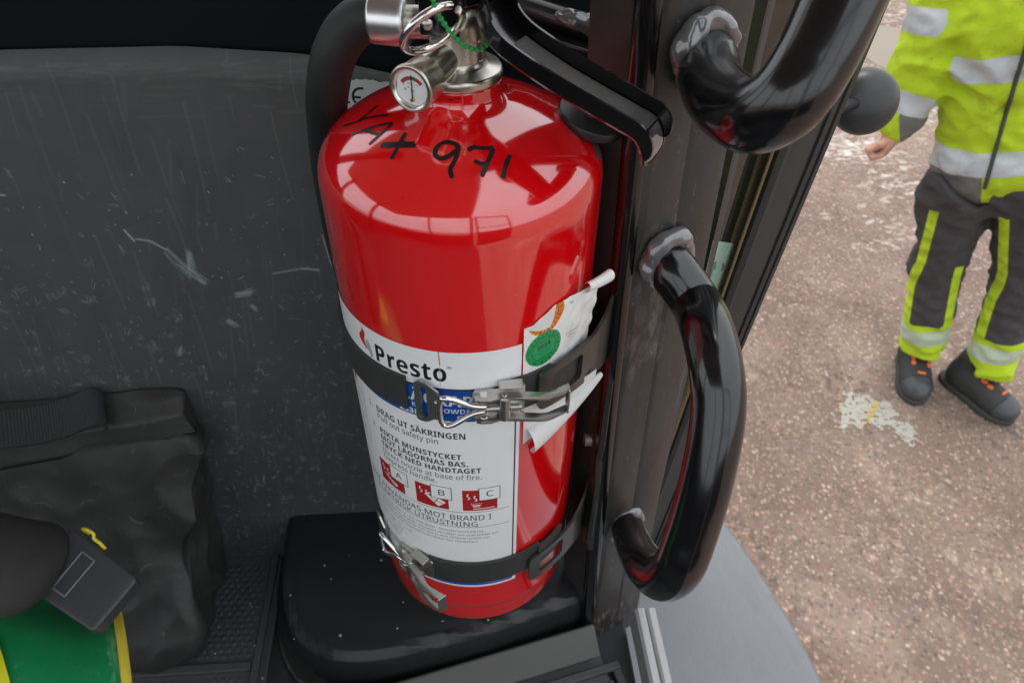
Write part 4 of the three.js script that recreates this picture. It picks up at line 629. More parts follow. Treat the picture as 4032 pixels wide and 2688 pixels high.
// ------------------------------------------------------------------ black tool bag
function hexa(c, n, round, amp, sc, sh = 0) {      // a soft box with eight given corners: index = x + 2y + 4z
  const g = new RoundedBoxGeometry(2, 2, 2, n, round), p = mergeVertices((() => { g.deleteAttribute('normal'); g.deleteAttribute('uv'); return g; })(), 1e-5), q = p.attributes.position;
  const tess = p; const C = c.map((v) => V(...v));
  for (let i = 0; i < q.count; i++) {
    const u = (q.getX(i) + 1) / 2, v = (q.getY(i) + 1) / 2, w = (q.getZ(i) + 1) / 2, o = V(0, 0, 0);
    for (let k = 0; k < 8; k++) o.addScaledVector(C[k], (k & 1 ? u : 1 - u) * (k & 2 ? v : 1 - v) * (k & 4 ? w : 1 - w));
    q.setXYZ(i, o.x, o.y, o.z);
  }
  tess.computeVertexNormals(); return tess;
}
function softBox(c, n, round, amp, sc, sh = 0) {
  // grid on the six faces of a cube, rounded, then mapped
  const pos = [], idx = []; const faces = [[0, 1, 2, 1], [0, 1, 2, -1], [1, 2, 0, 1], [1, 2, 0, -1], [2, 0, 1, 1], [2, 0, 1, -1]];
  for (const [a, b, d, s] of faces) { const o = pos.length / 3; for (let j = 0; j <= n; j++) for (let i = 0; i <= n; i++) { const p = [0, 0, 0]; p[a] = i / n * 2 - 1; p[b] = j / n * 2 - 1; p[d] = s; pos.push(...p); }
    for (let j = 0; j < n; j++) for (let i = 0; i < n; i++) { const k = o + j * (n + 1) + i, q = [k, k + 1, k + n + 2, k + n + 1]; s > 0 ? idx.push(q[0], q[1], q[2], q[0], q[2], q[3]) : idx.push(q[0], q[2], q[1], q[0], q[3], q[2]); } }
  let g = new THREE.BufferGeometry(); g.setAttribute('position', new THREE.Float32BufferAttribute(pos, 3)); g.setIndex(idx); g = mergeVertices(g, 1e-5);
  const P = g.attributes.position, C = c.map((v) => V(...v)), K = V(0, 0, 0);
  for (let i = 0; i < P.count; i++) {
    const p = V(P.getX(i), P.getY(i), P.getZ(i)), k = V(Math.max(-1 + round, Math.min(1 - round, p.x)), Math.max(-1 + round, Math.min(1 - round, p.y)), Math.max(-1 + round, Math.min(1 - round, p.z)));
    const d = p.clone().sub(k); if (d.length() > 1e-9) p.copy(k).addScaledVector(d.normalize(), round);
    const u = (p.x + 1) / 2, v = (p.y + 1) / 2, w = (p.z + 1) / 2, o = V(0, 0, 0);
    for (let j = 0; j < 8; j++) o.addScaledVector(C[j], (j & 1 ? u : 1 - u) * (j & 2 ? v : 1 - v) * (j & 4 ? w : 1 - w));
    P.setXYZ(i, o.x, o.y, o.z);
  }
  g.computeVertexNormals(); const Nn = g.attributes.normal;
  for (let i = 0; i < P.count; i++) {
    const x = P.getX(i), y = P.getY(i), z = P.getZ(i);
    const d = amp * (N3(x * sc + sh, y * sc, z * sc) + 0.6 * (1 - Math.abs(N3(x * sc * 1.7, y * sc * 1.1 + sh, z * sc * 1.7)) * 2.2) + 0.10 * (1 - Math.abs(N3(x * sc * 3.3, y * sc * 2.1, z * sc * 3.3 + sh)) * 3) + 0.07 * N3(x * sc * 5, y * sc * 4, z * sc * 5 + sh));
    P.setXYZ(i, x + Nn.getX(i) * d, y + Nn.getY(i) * d, z + Nn.getZ(i) * d);
  }
  g.computeVertexNormals(); return g;
}
function planarUV(g, fx, fy, s) { const p = g.attributes.position, u = new Float32Array(p.count * 2); for (let i = 0; i < p.count; i++) { const v = V(p.getX(i), p.getY(i), p.getZ(i)); u[2 * i] = v.dot(fx) * s; u[2 * i + 1] = v.dot(fy) * s; } g.setAttribute('uv', new THREE.BufferAttribute(u, 2)); return g; }
{
  const bag = thing('tool_bag', 'soft black fabric bag with zip and webbing handle leaning on the cab wall', 'bag', [-0.45, -0.17, -0.03]);
  const bagTex = canvas(1024, 1024, (c, w, h) => {
    c.fillStyle = '#343736'; c.fillRect(0, 0, w, h);
    for (let i = 0; i < 300; i++) { c.globalAlpha = 0.07; c.fillStyle = ['#3d4040', '#232321', '#34332a', '#4a4c4c'][i % 4]; c.beginPath(); c.ellipse(rnd() * w, rnd() * h, rr(10, 110), rr(8, 60), rnd() * 6, 0, 7); c.fill(); }
    for (let i = 0; i < 160; i++) { c.globalAlpha = rr(0.1, 0.45); c.strokeStyle = '#8a8c86'; c.lineWidth = rr(0.8, 4); const x = rnd() * w, y = rnd() * h, a = rnd() * 6.3, l = rr(4, 30); c.beginPath(); c.moveTo(x, y); c.quadraticCurveTo(x + Math.cos(a) * l, y + Math.sin(a) * l, x + Math.cos(a + 0.6) * l * 1.6, y + Math.sin(a + 0.6) * l * 1.6); c.stroke(); } c.globalAlpha = 1;
  });
  bagTex.wrapS = bagTex.wrapT = THREE.MirroredRepeatWrapping;
  const weave = canvas(64, 64, (c) => { for (let y = 0; y < 64; y += 4) for (let x = 0; x < 64; x += 4) { const v = ((x + y) / 4) % 2 ? 160 : 90; c.fillStyle = `rgb(${v},${v},${v})`; c.fillRect(x, y, 4, 4); } }, false);
  const bm = std(0xffffff, { map: bagTex, roughness: 0.52, bumpMap: tile(weave, 14, 14), bumpScale: 0.0003 });
  const front = softBox([[-0.66, -0.165, -0.088], [-0.283, -0.165, -0.088], [-0.64, 0.040, -0.122], [-0.267, 0.048, -0.119], [-0.66, -0.165, 0.055], [-0.300, -0.165, 0.024], [-0.60, 0.050, -0.040], [-0.2600, 0.052, -0.098]], 96, 0.14, 0.0120, 10, 2);
  part('bag_body', planarUV(front, V(1, 0, 0), V(0, 0.7, -0.7), 2.6), bm, bag);
  const lid = softBox([[-0.64, 0.044, -0.1215], [-0.272, 0.052, -0.120], [-0.63, 0.072, -0.124], [-0.272, 0.092, -0.125], [-0.60, 0.052, -0.040], [-0.262, 0.056, -0.096], [-0.60, 0.068, -0.052], [-0.270, 0.078, -0.100]], 44, 0.22, 0.0035, 16, 7);
  part('bag_lid', planarUV(lid, V(1, 0, 0), V(0, 0.7, -0.7), 2.6), bm, bag);
  const zc = (u) => [-0.60 + u * 0.338, 0.0535 + 0.002 * u - 0.002 * Math.sin(u * 5), -0.0385 - 0.0605 * u];
  part('zip', tube([0, 0.25, 0.5, 0.75, 1].map(zc), 0.0032, 60, 8), std(lin(0.012, 0.012, 0.012), { roughness: 0.4 }), bag);
  const rib = canvas(64, 256, (c) => { for (let y = 0; y < 256; y += 6) { c.fillStyle = '#bbb'; c.fillRect(0, y, 64, 3); c.fillStyle = '#444'; c.fillRect(0, y + 3, 64, 3); } }, false);
  const hs = new THREE.CatmullRomCurve3([V(-0.62, 0.080, -0.085), V(-0.50, 0.088, -0.085), V(-0.42, 0.086, -0.088), V(-0.375, 0.086, -0.098), V(-0.345, 0.088, -0.104), V(-0.335, 0.086, -0.100)]);
  part('webbing_handle', sheet((u, v) => { const p = hs.getPoint(v); return [p.x + 0.012 * (u - 0.5), p.y - 0.012 * (u - 0.5) + 0.004 * Math.sin(v * 9), p.z + 0.034 * (u - 0.5)]; }, 6, 60, 0.002), std(lin(0.03, 0.032, 0.034), { roughness: 0.7, bumpMap: tile(rib, 1, 2), bumpScale: 0.0008 }), bag);
}

// ------------------------------------------------------------------ green board with yellow trim and the black grip lying over it
{
  const gr = thing('green_panel', 'worn green plastic panel with yellow edge trim in front of the bag', 'panel', [-0.36, -0.17, 0.12]);
  const rows = [[[-0.4716, 0.0381, 0.0156], [-0.3929, 0.0377, 0.0362], [-0.3405, 0.0325, 0.0521], [-0.3013, 0.0244, 0.0560]], [[-0.4281, 0.0520, 0.0886], [-0.3559, 0.0627, 0.0982], [-0.3108, 0.0609, 0.1035], [-0.2728, 0.0504, 0.1027]], [[-0.3996, 0.0513, 0.1467], [-0.3288, 0.0680, 0.1574], [-0.2843, 0.0685, 0.1604], [-0.2500, 0.0532, 0.1570]], [[-0.39, 0.02, 0.21], [-0.32, 0.03, 0.222], [-0.275, 0.028, 0.224], [-0.24, 0.012, 0.22]], [[-0.38, -0.165, 0.235], [-0.315, -0.165, 0.245], [-0.27, -0.165, 0.245], [-0.235, -0.165, 0.240]]];
  const cols = [0, 1, 2, 3].map((k) => new THREE.CatmullRomCurve3(rows.map((r) => V(...r[k]))));
  const S = (u, v) => new THREE.CatmullRomCurve3(cols.map((c) => c.getPoint(v))).getPoint(u);
  const gt = canvas(512, 512, (c, w, h) => { c.fillStyle = '#1b8a50'; c.fillRect(0, 0, w, h); for (let i = 0; i < 260; i++) { c.globalAlpha = rr(0.05, 0.5); c.fillStyle = rnd() < 0.6 ? '#5fae80' : '#0d5c31'; c.beginPath(); c.ellipse(rnd() * w, rnd() * h, rr(0.6, 3), rr(0.6, 5), rnd() * 6, 0, 7); c.fill(); } for (let i = 0; i < 90; i++) { c.globalAlpha = rr(0.1, 0.35); c.fillStyle = '#a7b9a0'; c.beginPath(); c.ellipse(w * rr(0, 0.075), rnd() * h, rr(1, 9), rr(3, 26), 0, 0, 7); c.fill(); } c.globalAlpha = 1; });
  part('board', sheet((u, v) => S(1 - u, v).toArray(), 40, 40, 0.02), std(0xffffff, { map: gt, roughness: 0.34 }), gr);
  part('yellow_trim', tube(Array.from({ length: 12 }, (_, i) => S(1, 0.62 * i / 11).add(V(0.002, 0, 0)).toArray()), 0.0036, 60, 12), std(lin(0.75, 0.6, 0.06), { roughness: 0.45 }), gr, 'yellow edge trim with grey wear');
  part('yellow_stripe', sheet((u, v) => { const V2 = v * 0.36, p = S(0.08 + (0.24 + 0.264 * V2) * u, 0.25 + 0.6 * V2); return [p.x, p.y + 0.0012, p.z + 0.0008]; }, 10, 20, 0.0008), std(lin(0.80, 0.78, 0.02), { roughness: 0.4 }), gr, 'bright yellow stripe');
  const gp = thing('black_grip', 'broad black textured strap end with a flat dark plastic tip lying over the green panel', 'grip', [-0.33, 0.06, 0.06]);
  const tubeC = new THREE.CatmullRomCurve3([V(-0.62, 0.125, -0.02), V(-0.50, 0.122, 0.02), V(-0.43, 0.1190, 0.045), V(-0.375, 0.1160, 0.0610), V(-0.3300, 0.1130, 0.0720), V(-0.3020, 0.111, 0.0770)]);
  const sleeve = sheet((u, v) => { const p = tubeC.getPoint(v), t = tubeC.getTangent(v), a = u * Math.PI * 2, e = v > 0.82 ? Math.sqrt(Math.max(0.0004, 1 - ((v - 0.82) / 0.18) ** 2)) : 1, r = 0.0365 * e, b = V(0, 1, 0).cross(t).normalize(), c2 = t.clone().cross(b).normalize(); return p.addScaledVector(b, Math.cos(a) * r).addScaledVector(c2, Math.sin(a) * r * 0.5).toArray(); }, 48, 80);
  part('rubber_sleeve', sleeve, std(0xffffff, { map: canvas(1024, 1024, (c, w, h) => { c.fillStyle = '#2c2b2b'; c.fillRect(0, 0, w, h); for (let i = 0; i < 5200; i++) { c.globalAlpha = rr(0.05, 0.4); c.strokeStyle = rnd() < 0.6 ? '#5d5a58' : '#141414'; c.lineWidth = rr(0.5, 1.5); const x = rnd() * w, y = rnd() * h, l = rr(1, 9); c.beginPath(); c.moveTo(x, y); c.lineTo(x + l * 0.6, y + l); c.stroke(); } c.globalAlpha = 1; }), roughness: 0.62, bumpMap: tile(grainTex, 2, 3), bumpScale: 0.0006, side: THREE.DoubleSide }), gp);
  const c1 = V(-0.3080, 0.1110, 0.0385), c2 = V(-0.2522, 0.0951, 0.0760), c3 = V(-0.2742, 0.0901, 0.1133), c4 = V(-0.3300, 0.1029, 0.0800), dn = V(-0.12, -0.95, -0.25).multiplyScalar(0.018);
  const ce = softBox([c1, c2, c1.clone(), c2.clone(), c4, c3, c4.clone(), c3.clone()].map((v, i) => { const q = v.clone(); if (!(i & 2)) q.add(dn); return q.toArray(); }), 16, 0.12, 0, 1);
  const cap = part('end_plate', ce, std(lin(0.050, 0.052, 0.058), { roughness: 0.42, bumpMap: tile(grainTex, 3, 3), bumpScale: 0.0002 }), gp, 'flat dark grey plastic end with a shallow recess');
  const L = (u, v, d = 0) => { const p = c1.clone().multiplyScalar((1 - u) * (1 - v)).addScaledVector(c2, u * (1 - v)).addScaledVector(c3, u * v).addScaledVector(c4, (1 - u) * v); return p.addScaledVector(dn, -d).toArray(); };
  part('recess_rim', tube([[0.30, 0.18], [0.48, 0.18], [0.48, 0.82], [0.30, 0.82]].flatMap(([u, v], i, a) => { const n = a[(i + 1) % 4]; return [0, 0.1, 0.9].map((t) => L(u + (n[0] - u) * t, v + (n[1] - v) * t, 0.005)); }), 0.0008, 80, 8, true), std(lin(0.16, 0.16, 0.17), { roughness: 0.4 }), cap);
  const yl = thing('yellow_cord', 'short yellow plastic loop sticking out behind the dark plastic tip', 'cord loop', [-0.29, 0.118, 0.043]);
  part('loop', tube([[-0.2985, 0.100, 0.038], [-0.2985, 0.1100, 0.0405], [-0.2940, 0.1128, 0.0430], [-0.2880, 0.1112, 0.0465], [-0.2885, 0.1088, 0.0480], [-0.2840, 0.1060, 0.0510], [-0.2820, 0.1000, 0.0520]], 0.0013, 40, 10), std(lin(0.72, 0.62, 0.03), { roughness: 0.4 }), yl);
}

// ------------------------------------------------------------------ person in hi-vis work clothes
function nets(f, lo, hi, cell) {                  // naive surface nets of a signed distance field
  const n = [0, 1, 2].map((k) => Math.ceil((hi[k] - lo[k]) / cell) + 1), [nx, ny, nz] = n, D = new Float32Array(nx * ny * nz), id = new Int32Array(nx * ny * nz).fill(-1), P = [], I = [];
  const B = 4, far = cell * B * 0.9 + 0.03;
  for (let K = 0; K < nz; K += B) for (let Jn = 0; Jn < ny; Jn += B) for (let In = 0; In < nx; In += B) {
    const c = f(lo[0] + (In + 1.5) * cell, lo[1] + (Jn + 1.5) * cell, lo[2] + (K + 1.5) * cell), skip = Math.abs(c) > far;
    for (let k = K; k < Math.min(nz, K + B); k++) for (let j = Jn; j < Math.min(ny, Jn + B); j++) for (let i = In; i < Math.min(nx, In + B); i++) D[i + nx * (j + ny * k)] = skip ? c : f(lo[0] + i * cell, lo[1] + j * cell, lo[2] + k * cell);
  }
  const at = (i, j, k) => i + nx * (j + ny * k);
  for (let k = 0; k < nz - 1; k++) for (let j = 0; j < ny - 1; j++) for (let i = 0; i < nx - 1; i++) {
    let m = 0; for (let q = 0; q < 8; q++) if (D[at(i + (q & 1), j + (q >> 1 & 1), k + (q >> 2))] < 0) m |= 1 << q;
    if (m === 0 || m === 255) continue;
    let x = 0, y = 0, z = 0, c = 0;
    for (let q = 0; q < 8; q++) for (const b of [1, 2, 4]) { const r = q | b; if (r === q) continue; const a0 = m >> q & 1, a1 = m >> r & 1; if (a0 === a1) continue; const d0 = D[at(i + (q & 1), j + (q >> 1 & 1), k + (q >> 2))], d1 = D[at(i + (r & 1), j + (r >> 1 & 1), k + (r >> 2))], t = d0 / (d0 - d1); x += (q & 1) + (b === 1 ? t : 0); y += (q >> 1 & 1) + (b === 2 ? t : 0); z += (q >> 2) + (b === 4 ? t : 0); c++; }
    id[at(i, j, k)] = P.length / 3; P.push(lo[0] + (i + x / c) * cell, lo[1] + (j + y / c) * cell, lo[2] + (k + z / c) * cell);
  }
  for (let k = 1; k < nz - 1; k++) for (let j = 1; j < ny - 1; j++) for (let i = 1; i < nx - 1; i++) {
    const s = D[at(i, j, k)] < 0;
    const quad = (a, b, c, d, flip) => { if (a < 0 || b < 0 || c < 0 || d < 0) return; flip ? I.push(a, c, b, a, d, c) : I.push(a, b, c, a, c, d); };
    if (s !== D[at(i + 1, j, k)] < 0) quad(id[at(i, j - 1, k - 1)], id[at(i, j, k - 1)], id[at(i, j, k)], id[at(i, j - 1, k)], !s);
    if (s !== D[at(i, j + 1, k)] < 0) quad(id[at(i - 1, j, k - 1)], id[at(i - 1, j, k)], id[at(i, j, k)], id[at(i, j, k - 1)], !s);
    if (s !== D[at(i, j, k + 1)] < 0) quad(id[at(i - 1, j - 1, k)], id[at(i, j - 1, k)], id[at(i, j, k)], id[at(i - 1, j, k)], !s);
  }
  const g = new THREE.BufferGeometry(); g.setAttribute('position', new THREE.Float32BufferAttribute(P, 3)); g.setIndex(I); g.computeVertexNormals(); return g;
}
function capsule(a, b, ra, rb) { const ab = [b[0] - a[0], b[1] - a[1], b[2] - a[2]], l2 = ab[0] ** 2 + ab[1] ** 2 + ab[2] ** 2; return (x, y, z) => { const t = Math.max(0, Math.min(1, ((x - a[0]) * ab[0] + (y - a[1]) * ab[1] + (z - a[2]) * ab[2]) / l2)); return Math.hypot(x - a[0] - ab[0] * t, y - a[1] - ab[1] * t, z - a[2] - ab[2] * t) - (ra + (rb - ra) * t); }; }
function ellips(c, ax, r) { return (x, y, z) => { const d = V(x - c[0], y - c[1], z - c[2]); let s = 0, q = 0; for (let k = 0; k < 3; k++) { const v = d.dot(ax[k]) / r[k]; s += v * v; q += (v / r[k]) ** 2; } s = Math.sqrt(s); return s < 1e-6 ? -Math.min(...r) : s * (s - 1) / Math.sqrt(q); }; }
const smin = (a, b, k) => { const h = Math.max(0, k - Math.abs(a - b)) / k; return Math.min(a, b) - h * h * k / 4; };
const union = (fs, k) => (x, y, z) => { let d = 1e9; for (const f of fs) d = smin(d, f(x, y, z), k); return d; };
function split(g, f) {                            // cut a mesh along f = 0 into [f > 0, f <= 0]
  const p = g.attributes.position, nn = g.attributes.normal, ix = g.index, out = [[[], []], [[], []]];
  const vert = (i) => ({ p: V(p.getX(i), p.getY(i), p.getZ(i)), n: V(nn.getX(i), nn.getY(i), nn.getZ(i)) });
  const put = (o, vs) => { for (let k = 1; k < vs.length - 1; k++) for (const v of [vs[0], vs[k], vs[k + 1]]) { o[0].push(v.p.x, v.p.y, v.p.z); o[1].push(v.n.x, v.n.y, v.n.z); } };
  for (let t = 0; t < ix.count; t += 3) {
    const vs = [0, 1, 2].map((k) => vert(ix.getX(t + k))); vs.forEach((v) => { v.f = f(v.p, v.n); });
    const sides = [[], []];
    for (let k = 0; k < 3; k++) { const a = vs[k], b = vs[(k + 1) % 3]; sides[a.f > 0 ? 0 : 1].push(a); if ((a.f > 0) !== (b.f > 0)) { const q = a.f / (a.f - b.f), m = { p: a.p.clone().lerp(b.p, q), n: a.n.clone().lerp(b.n, q).normalize() }; sides[0].push(m); sides[1].push(m); } }
    sides.forEach((s, k) => s.length > 2 && put(out[k], s));
  }
  const uvb = (h) => { const p = h.attributes.position, u = new Float32Array(p.count * 2); for (let i = 0; i < p.count; i++) { u[2 * i] = (p.getX(i) + p.getZ(i)) * 1.6; u[2 * i + 1] = p.getY(i) * 1.6; } h.setAttribute('uv', new THREE.BufferAttribute(u, 2)); return h; };
  return out.map(([P, Q]) => { if (!P.length) return null; let h = new THREE.BufferGeometry(); h.setAttribute('position', new THREE.Float32BufferAttribute(P, 3)); h.setAttribute('normal', new THREE.Float32BufferAttribute(Q, 3)); return uvb(mergeVertices(h, 1e-5)); });
}
{
  const J = { ank1: [1.7135, -1.3165, -1.5365], kn1: [1.6375, -0.9539, -1.5796], hip1: [1.5611, -0.6047, -1.5643], ank2: [1.8947, -1.3226, -1.394], kn2: [1.8586, -0.9358, -1.4719], hip2: [1.7021, -0.5727, -1.4915], pel: [1.6423, -0.5673, -1.5625], waist: [1.592, -0.3987, -1.6035], chest: [1.5141, -0.1515, -1.6294], sh1: [1.3803, -0.108, -1.7117], el1: [1.3841, -0.3017, -1.6805], wr1: [1.3527, -0.467, -1.6652], fist: [1.3328, -0.5328, -1.6505], sh2: [1.6276, -0.0763, -1.5572], neck: [1.4702, 0.03, -1.62] };
  const person = thing('person', 'walking person in yellow hi-vis jacket, dark grey work trousers and black safety shoes', 'person', [1.76, G, -1.45]);
  const upv = V(...J.chest).sub(V(...J.pel)).normalize(), rt = V(...J.sh2).sub(V(...J.sh1)).normalize(), fw = new THREE.Vector3().crossVectors(rt, upv).normalize().multiplyScalar(1), r2 = new THREE.Vector3().crossVectors(upv, fw).normalize();
  const axes = [r2, upv, fw];
  const mixp = (a, b, t) => a.map((v, k) => v + (b[k] - v) * t), off = (p, v, s) => [p[0] + v.x * s, p[1] + v.y * s, p[2] + v.z * s];
  const fold = (x, y, z, k, s) => k * (1 - Math.abs(N3(x * s, y * s * 1.6, z * s)) * 2.4) + k * 0.5 * N3(x * s * 2.2, y * s * 2.6, z * s * 2.2);
  // skin: head, neck, torso core, arm and closed hand in one mesh
  const hc = off(off(J.neck, upv, 0.165), fw, 0.02);
  const fd = V(...J.fist).sub(V(...J.wr1)).normalize(), hs = fw.clone().addScaledVector(fd, -fw.dot(fd)).normalize(), ht = new THREE.Vector3().crossVectors(fd, hs);
  const H = (a, b, c) => { const q = V(...J.wr1).addScaledVector(fd, a).addScaledVector(hs, b).addScaledVector(ht, c); return q.toArray(); };
  const hand = [capsule(H(-0.02, 0, 0), H(0.03, 0, 0), 0.026, 0.028), ellips(H(0.060, 0, 0.002), [fd, hs, ht], [0.042, 0.043, 0.020])];
  const fingers = [];
  for (let k = 0; k < 4; k++) { const b = 0.031 - k * 0.0205, ln = [0.036, 0.040, 0.037, 0.030][k]; const p0 = H(0.092, b, 0.006), p1 = H(0.106, b, 0.026), p2 = H(0.090, b * 0.95, 0.026 + ln * 0.55), p3 = H(0.072, b * 0.9, 0.020 + ln * 0.3); fingers.push(union([capsule(p0, p1, 0.0105, 0.0098), capsule(p1, p2, 0.0098, 0.0088), capsule(p2, p3, 0.0088, 0.0078)], 0.004)); }
  const thumb = union([capsule(H(0.035, 0.026, 0.006), H(0.062, 0.046, 0.022), 0.0125, 0.0110), capsule(H(0.062, 0.046, 0.022), H(0.088, 0.036, 0.040), 0.0105, 0.0085)], 0.005);
  const handF = (x, y, z) => { let d = union(hand, 0.02)(x, y, z), f = 1e9; for (const q of fingers) f = Math.min(f, q(x, y, z)); d = smin(d, f, 0.006); return smin(d, thumb(x, y, z), 0.008); };
  const face = (a, b, c) => off(off(off(hc, r2, a), upv, b), fw, c);
  const headF = union([ellips(face(0, 0.01, -0.01), axes, [0.075, 0.112, 0.098]), ellips(face(0, -0.055, 0.03), axes, [0.052, 0.062, 0.062]), capsule(face(0, 0.0, 0.085), face(0, -0.032, 0.103), 0.009, 0.013), ellips(face(0.077, -0.01, -0.01), axes, [0.010, 0.03, 0.018]), ellips(face(-0.077, -0.01, -0.01), axes, [0.010, 0.03, 0.018]), ellips(face(0, -0.064, 0.083), axes, [0.022, 0.006, 0.010]), capsule(off(J.neck, upv, -0.06), off(J.neck, upv, 0.09), 0.062, 0.054)], 0.02);
  const box6 = (pts, m) => [[0, 1, 2].map((k) => Math.min(...pts.map((p) => p[k])) - m), [0, 1, 2].map((k) => Math.max(...pts.map((p) => p[k])) + m)];
  const skinG = [nets(handF, ...box6([J.wr1, J.fist, H(0.11, 0, 0.02)], 0.07), 0.0042), nets(headF, ...box6([hc, J.neck], 0.16), 0.009)];
  const body = part('body', skinG, phys(lin(0.50, 0.26, 0.19), { roughness: 0.55 }), person);
  part('hair', nets(union([ellips(face(0, 0.035, -0.025), axes, [0.083, 0.098, 0.096])], 0.01), ...box6([hc], 0.14), 0.009), std(lin(0.05, 0.03, 0.02), { roughness: 0.8 }), body);
  for (const a of [-0.03, 0.03]) part('eye', new THREE.SphereGeometry(0.0105, 12, 8).translate(...face(a, 0.005, 0.079)), std(lin(0.3, 0.28, 0.26), { roughness: 0.3 }), body);
  // jacket
  const tor = union([ellips(off(off(J.chest, upv, -0.03), r2, 0.035), axes, [0.190, 0.24, 0.135]), ellips(off(off(J.waist, upv, -0.02), r2, 0.035), axes, [0.172, 0.22, 0.132]), ellips(off(off(J.pel, upv, 0.035), r2, 0.02), axes, [0.178, 0.125, 0.135])], 0.06);
  const el = off(J.el1, r2, -0.012), armF = union([capsule(J.sh1, el, 0.090, 0.080), capsule(el, mixp(J.el1, J.wr1, 0.92), 0.078, 0.055)], 0.03);
  const sh2e = off(off(J.sh2, upv, -0.26), r2, 0.10), arm2 = union([capsule(J.sh2, sh2e, 0.092, 0.076), capsule(sh2e, off(off(sh2e, upv, -0.22), fw, 0.05), 0.075, 0.05)], 0.04);
  const hemF = (x, y, z) => { const q = V(x - J.pel[0], y - J.pel[1], z - J.pel[2]), s = q.dot(r2), f = q.dot(fw); return q.dot(upv) + 0.028 + 0.012 * Math.sin((x + z) * 14) + (f > 0.02 ? 0.085 * Math.max(0, s < 0.0 ? 1 - Math.abs(s + 0.02) / 0.10 : 1 - s / 0.02) : 0); };
  const jacketF = (x, y, z) => { let d = smin(tor(x, y, z), Math.min(armF(x, y, z), arm2(x, y, z)), 0.022); d -= fold(x, y, z, 0.0115, 9) + 0.003 * N3(x * 40, y * 55, z * 40); d = Math.max(d, -hemF(x, y, z)); const wr = V(x - J.wr1[0], y - J.wr1[1], z - J.wr1[2]).dot(fd); return d; };
  const jg = nets(jacketF, ...box6([J.sh1, J.sh2, J.pel, J.wr1, sh2e, off(sh2e, upv, -0.25), J.chest, J.neck], 0.16), 0.0085);
  const cloth = (base, dirt, n, a) => { const t = canvas(1024, 1024, (c, w, h) => { c.fillStyle = base; c.fillRect(0, 0, w, h); for (let i = 0; i < n; i++) { c.globalAlpha = rr(0.02, a); c.fillStyle = dirt[i % dirt.length]; c.beginPath(); c.ellipse(rnd() * w, rnd() * h, rr(3, 46), rr(2, 26), rnd() * 6, 0, 7); c.fill(); } for (let i = 0; i < n; i++) { c.globalAlpha = rr(0.05, a * 2.2); c.fillStyle = dirt[0]; c.beginPath(); c.ellipse(rnd() * w, rnd() * h, rr(1, 7), rr(1, 4), rnd() * 6, 0, 7); c.fill(); } c.globalAlpha = 1; }); t.wrapS = t.wrapT = THREE.MirroredRepeatWrapping; return t; };
  const hv = std(0xffffff, { map: cloth('#b3cf1c', ['#5f6a20', '#cfe64a', '#8fae10'], 300, 0.16), roughness: 0.8, bumpMap: tile(grainTex, 4, 4), bumpScale: 0.0012 }), refl = std(0xffffff, { map: cloth('#b3b8bb', ['#7d8082', '#c9cdd0'], 160, 0.14), roughness: 0.5 }), dark = std(0xffffff, { map: cloth('#413e40', ['#2c2a2b', '#56524f', '#6a645c'], 260, 0.14), roughness: 0.88, bumpMap: tile(grainTex, 4, 4), bumpScale: 0.0012 }), greyp = std(lin(0.15, 0.145, 0.135), { roughness: 0.85 });
  const isArm = (p) => armF(p.x, p.y, p.z) < tor(p.x, p.y, p.z) - 0.012;
  const band = (v, c, w) => w - Math.abs(v - c);
  const tH = (p) => V(p.x - J.pel[0], p.y - J.pel[1], p.z - J.pel[2]).dot(upv), fdA = V(...J.wr1).sub(V(...J.el1)).normalize(), uaA = V(...J.el1).sub(V(...J.sh1)).normalize();
  const lA = (p) => p.clone().sub(V(...J.el1)).dot(fdA), uA = (p) => p.clone().sub(V(...J.sh1)).dot(uaA);
  const armW = (p) => Math.min(1, Math.max(0, 0.5 + (tor(p.x, p.y, p.z) - 0.008 - armF(p.x, p.y, p.z)) / 0.05));
  const reflF = (p) => { const w = armW(p); return w * reflX(p, true) + (1 - w) * reflX(p, false); };
  const reflX = (p, onArm) => onArm ? Math.max(band(lA(p), 0.085, 0.032), band(uA(p), 0.045, 0.036)) : Math.max(band(tH(p), 0.085 + 0.03 * 0, 0.036), band(tH(p), 0.365, 0.036));
  const [jr, jy] = split(jg, reflF);
  const greyF = (p) => { if (isArm(p)) return -1 + 0 * p.x; const s = p.clone().sub(V(...J.pel)).dot(r2), f = p.clone().sub(V(...J.pel)).dot(fw); return Math.min(0.050 - tH(p), -0.015 - s); };
  const [jgrey, jyel] = split(jy, greyF);
  const cuffF = (p) => isArm(p) ? Math.min(lA(p) - 0.105, p.clone().sub(V(...J.wr1)).dot(r2) - 0.012) : -1;
  const [jcuff, jmain] = split(jyel, cuffF);
  const jacket = part('jacket', jmain, hv, person, 'bright yellow hi-vis jacket with grey reflective bands');
  part('reflective_band', jr, refl, jacket); if (jgrey) part('grey_panel', jgrey, greyp, jacket); if (jcuff) part('grey_panel', jcuff, greyp, jacket);
  const zipC = Array.from({ length: 14 }, (_, i) => { const h = -0.03 + i * 0.045, q = V(...J.pel).addScaledVector(upv, h).addScaledVector(r2, -0.01 + 0.17 * h); let a = 0.05, b = 0.3; for (let k = 0; k < 18; k++) { const m = (a + b) / 2, w = q.clone().addScaledVector(fw, m); jacketF(w.x, w.y, w.z) + Math.max(0, 0) < 0 ? a = m : b = m; } return q.addScaledVector(fw, a + 0.002).toArray(); }).slice(1, 13);
  part('zip_flap', tube(zipC, 0.006, 60, 8), std(lin(0.04, 0.045, 0.04), { roughness: 0.7 }), jacket);
  // trousers
  const cuff1 = mixp(J.kn1, J.ank1, 0.96), cuff2 = mixp(J.kn2, J.ank2, 0.94);
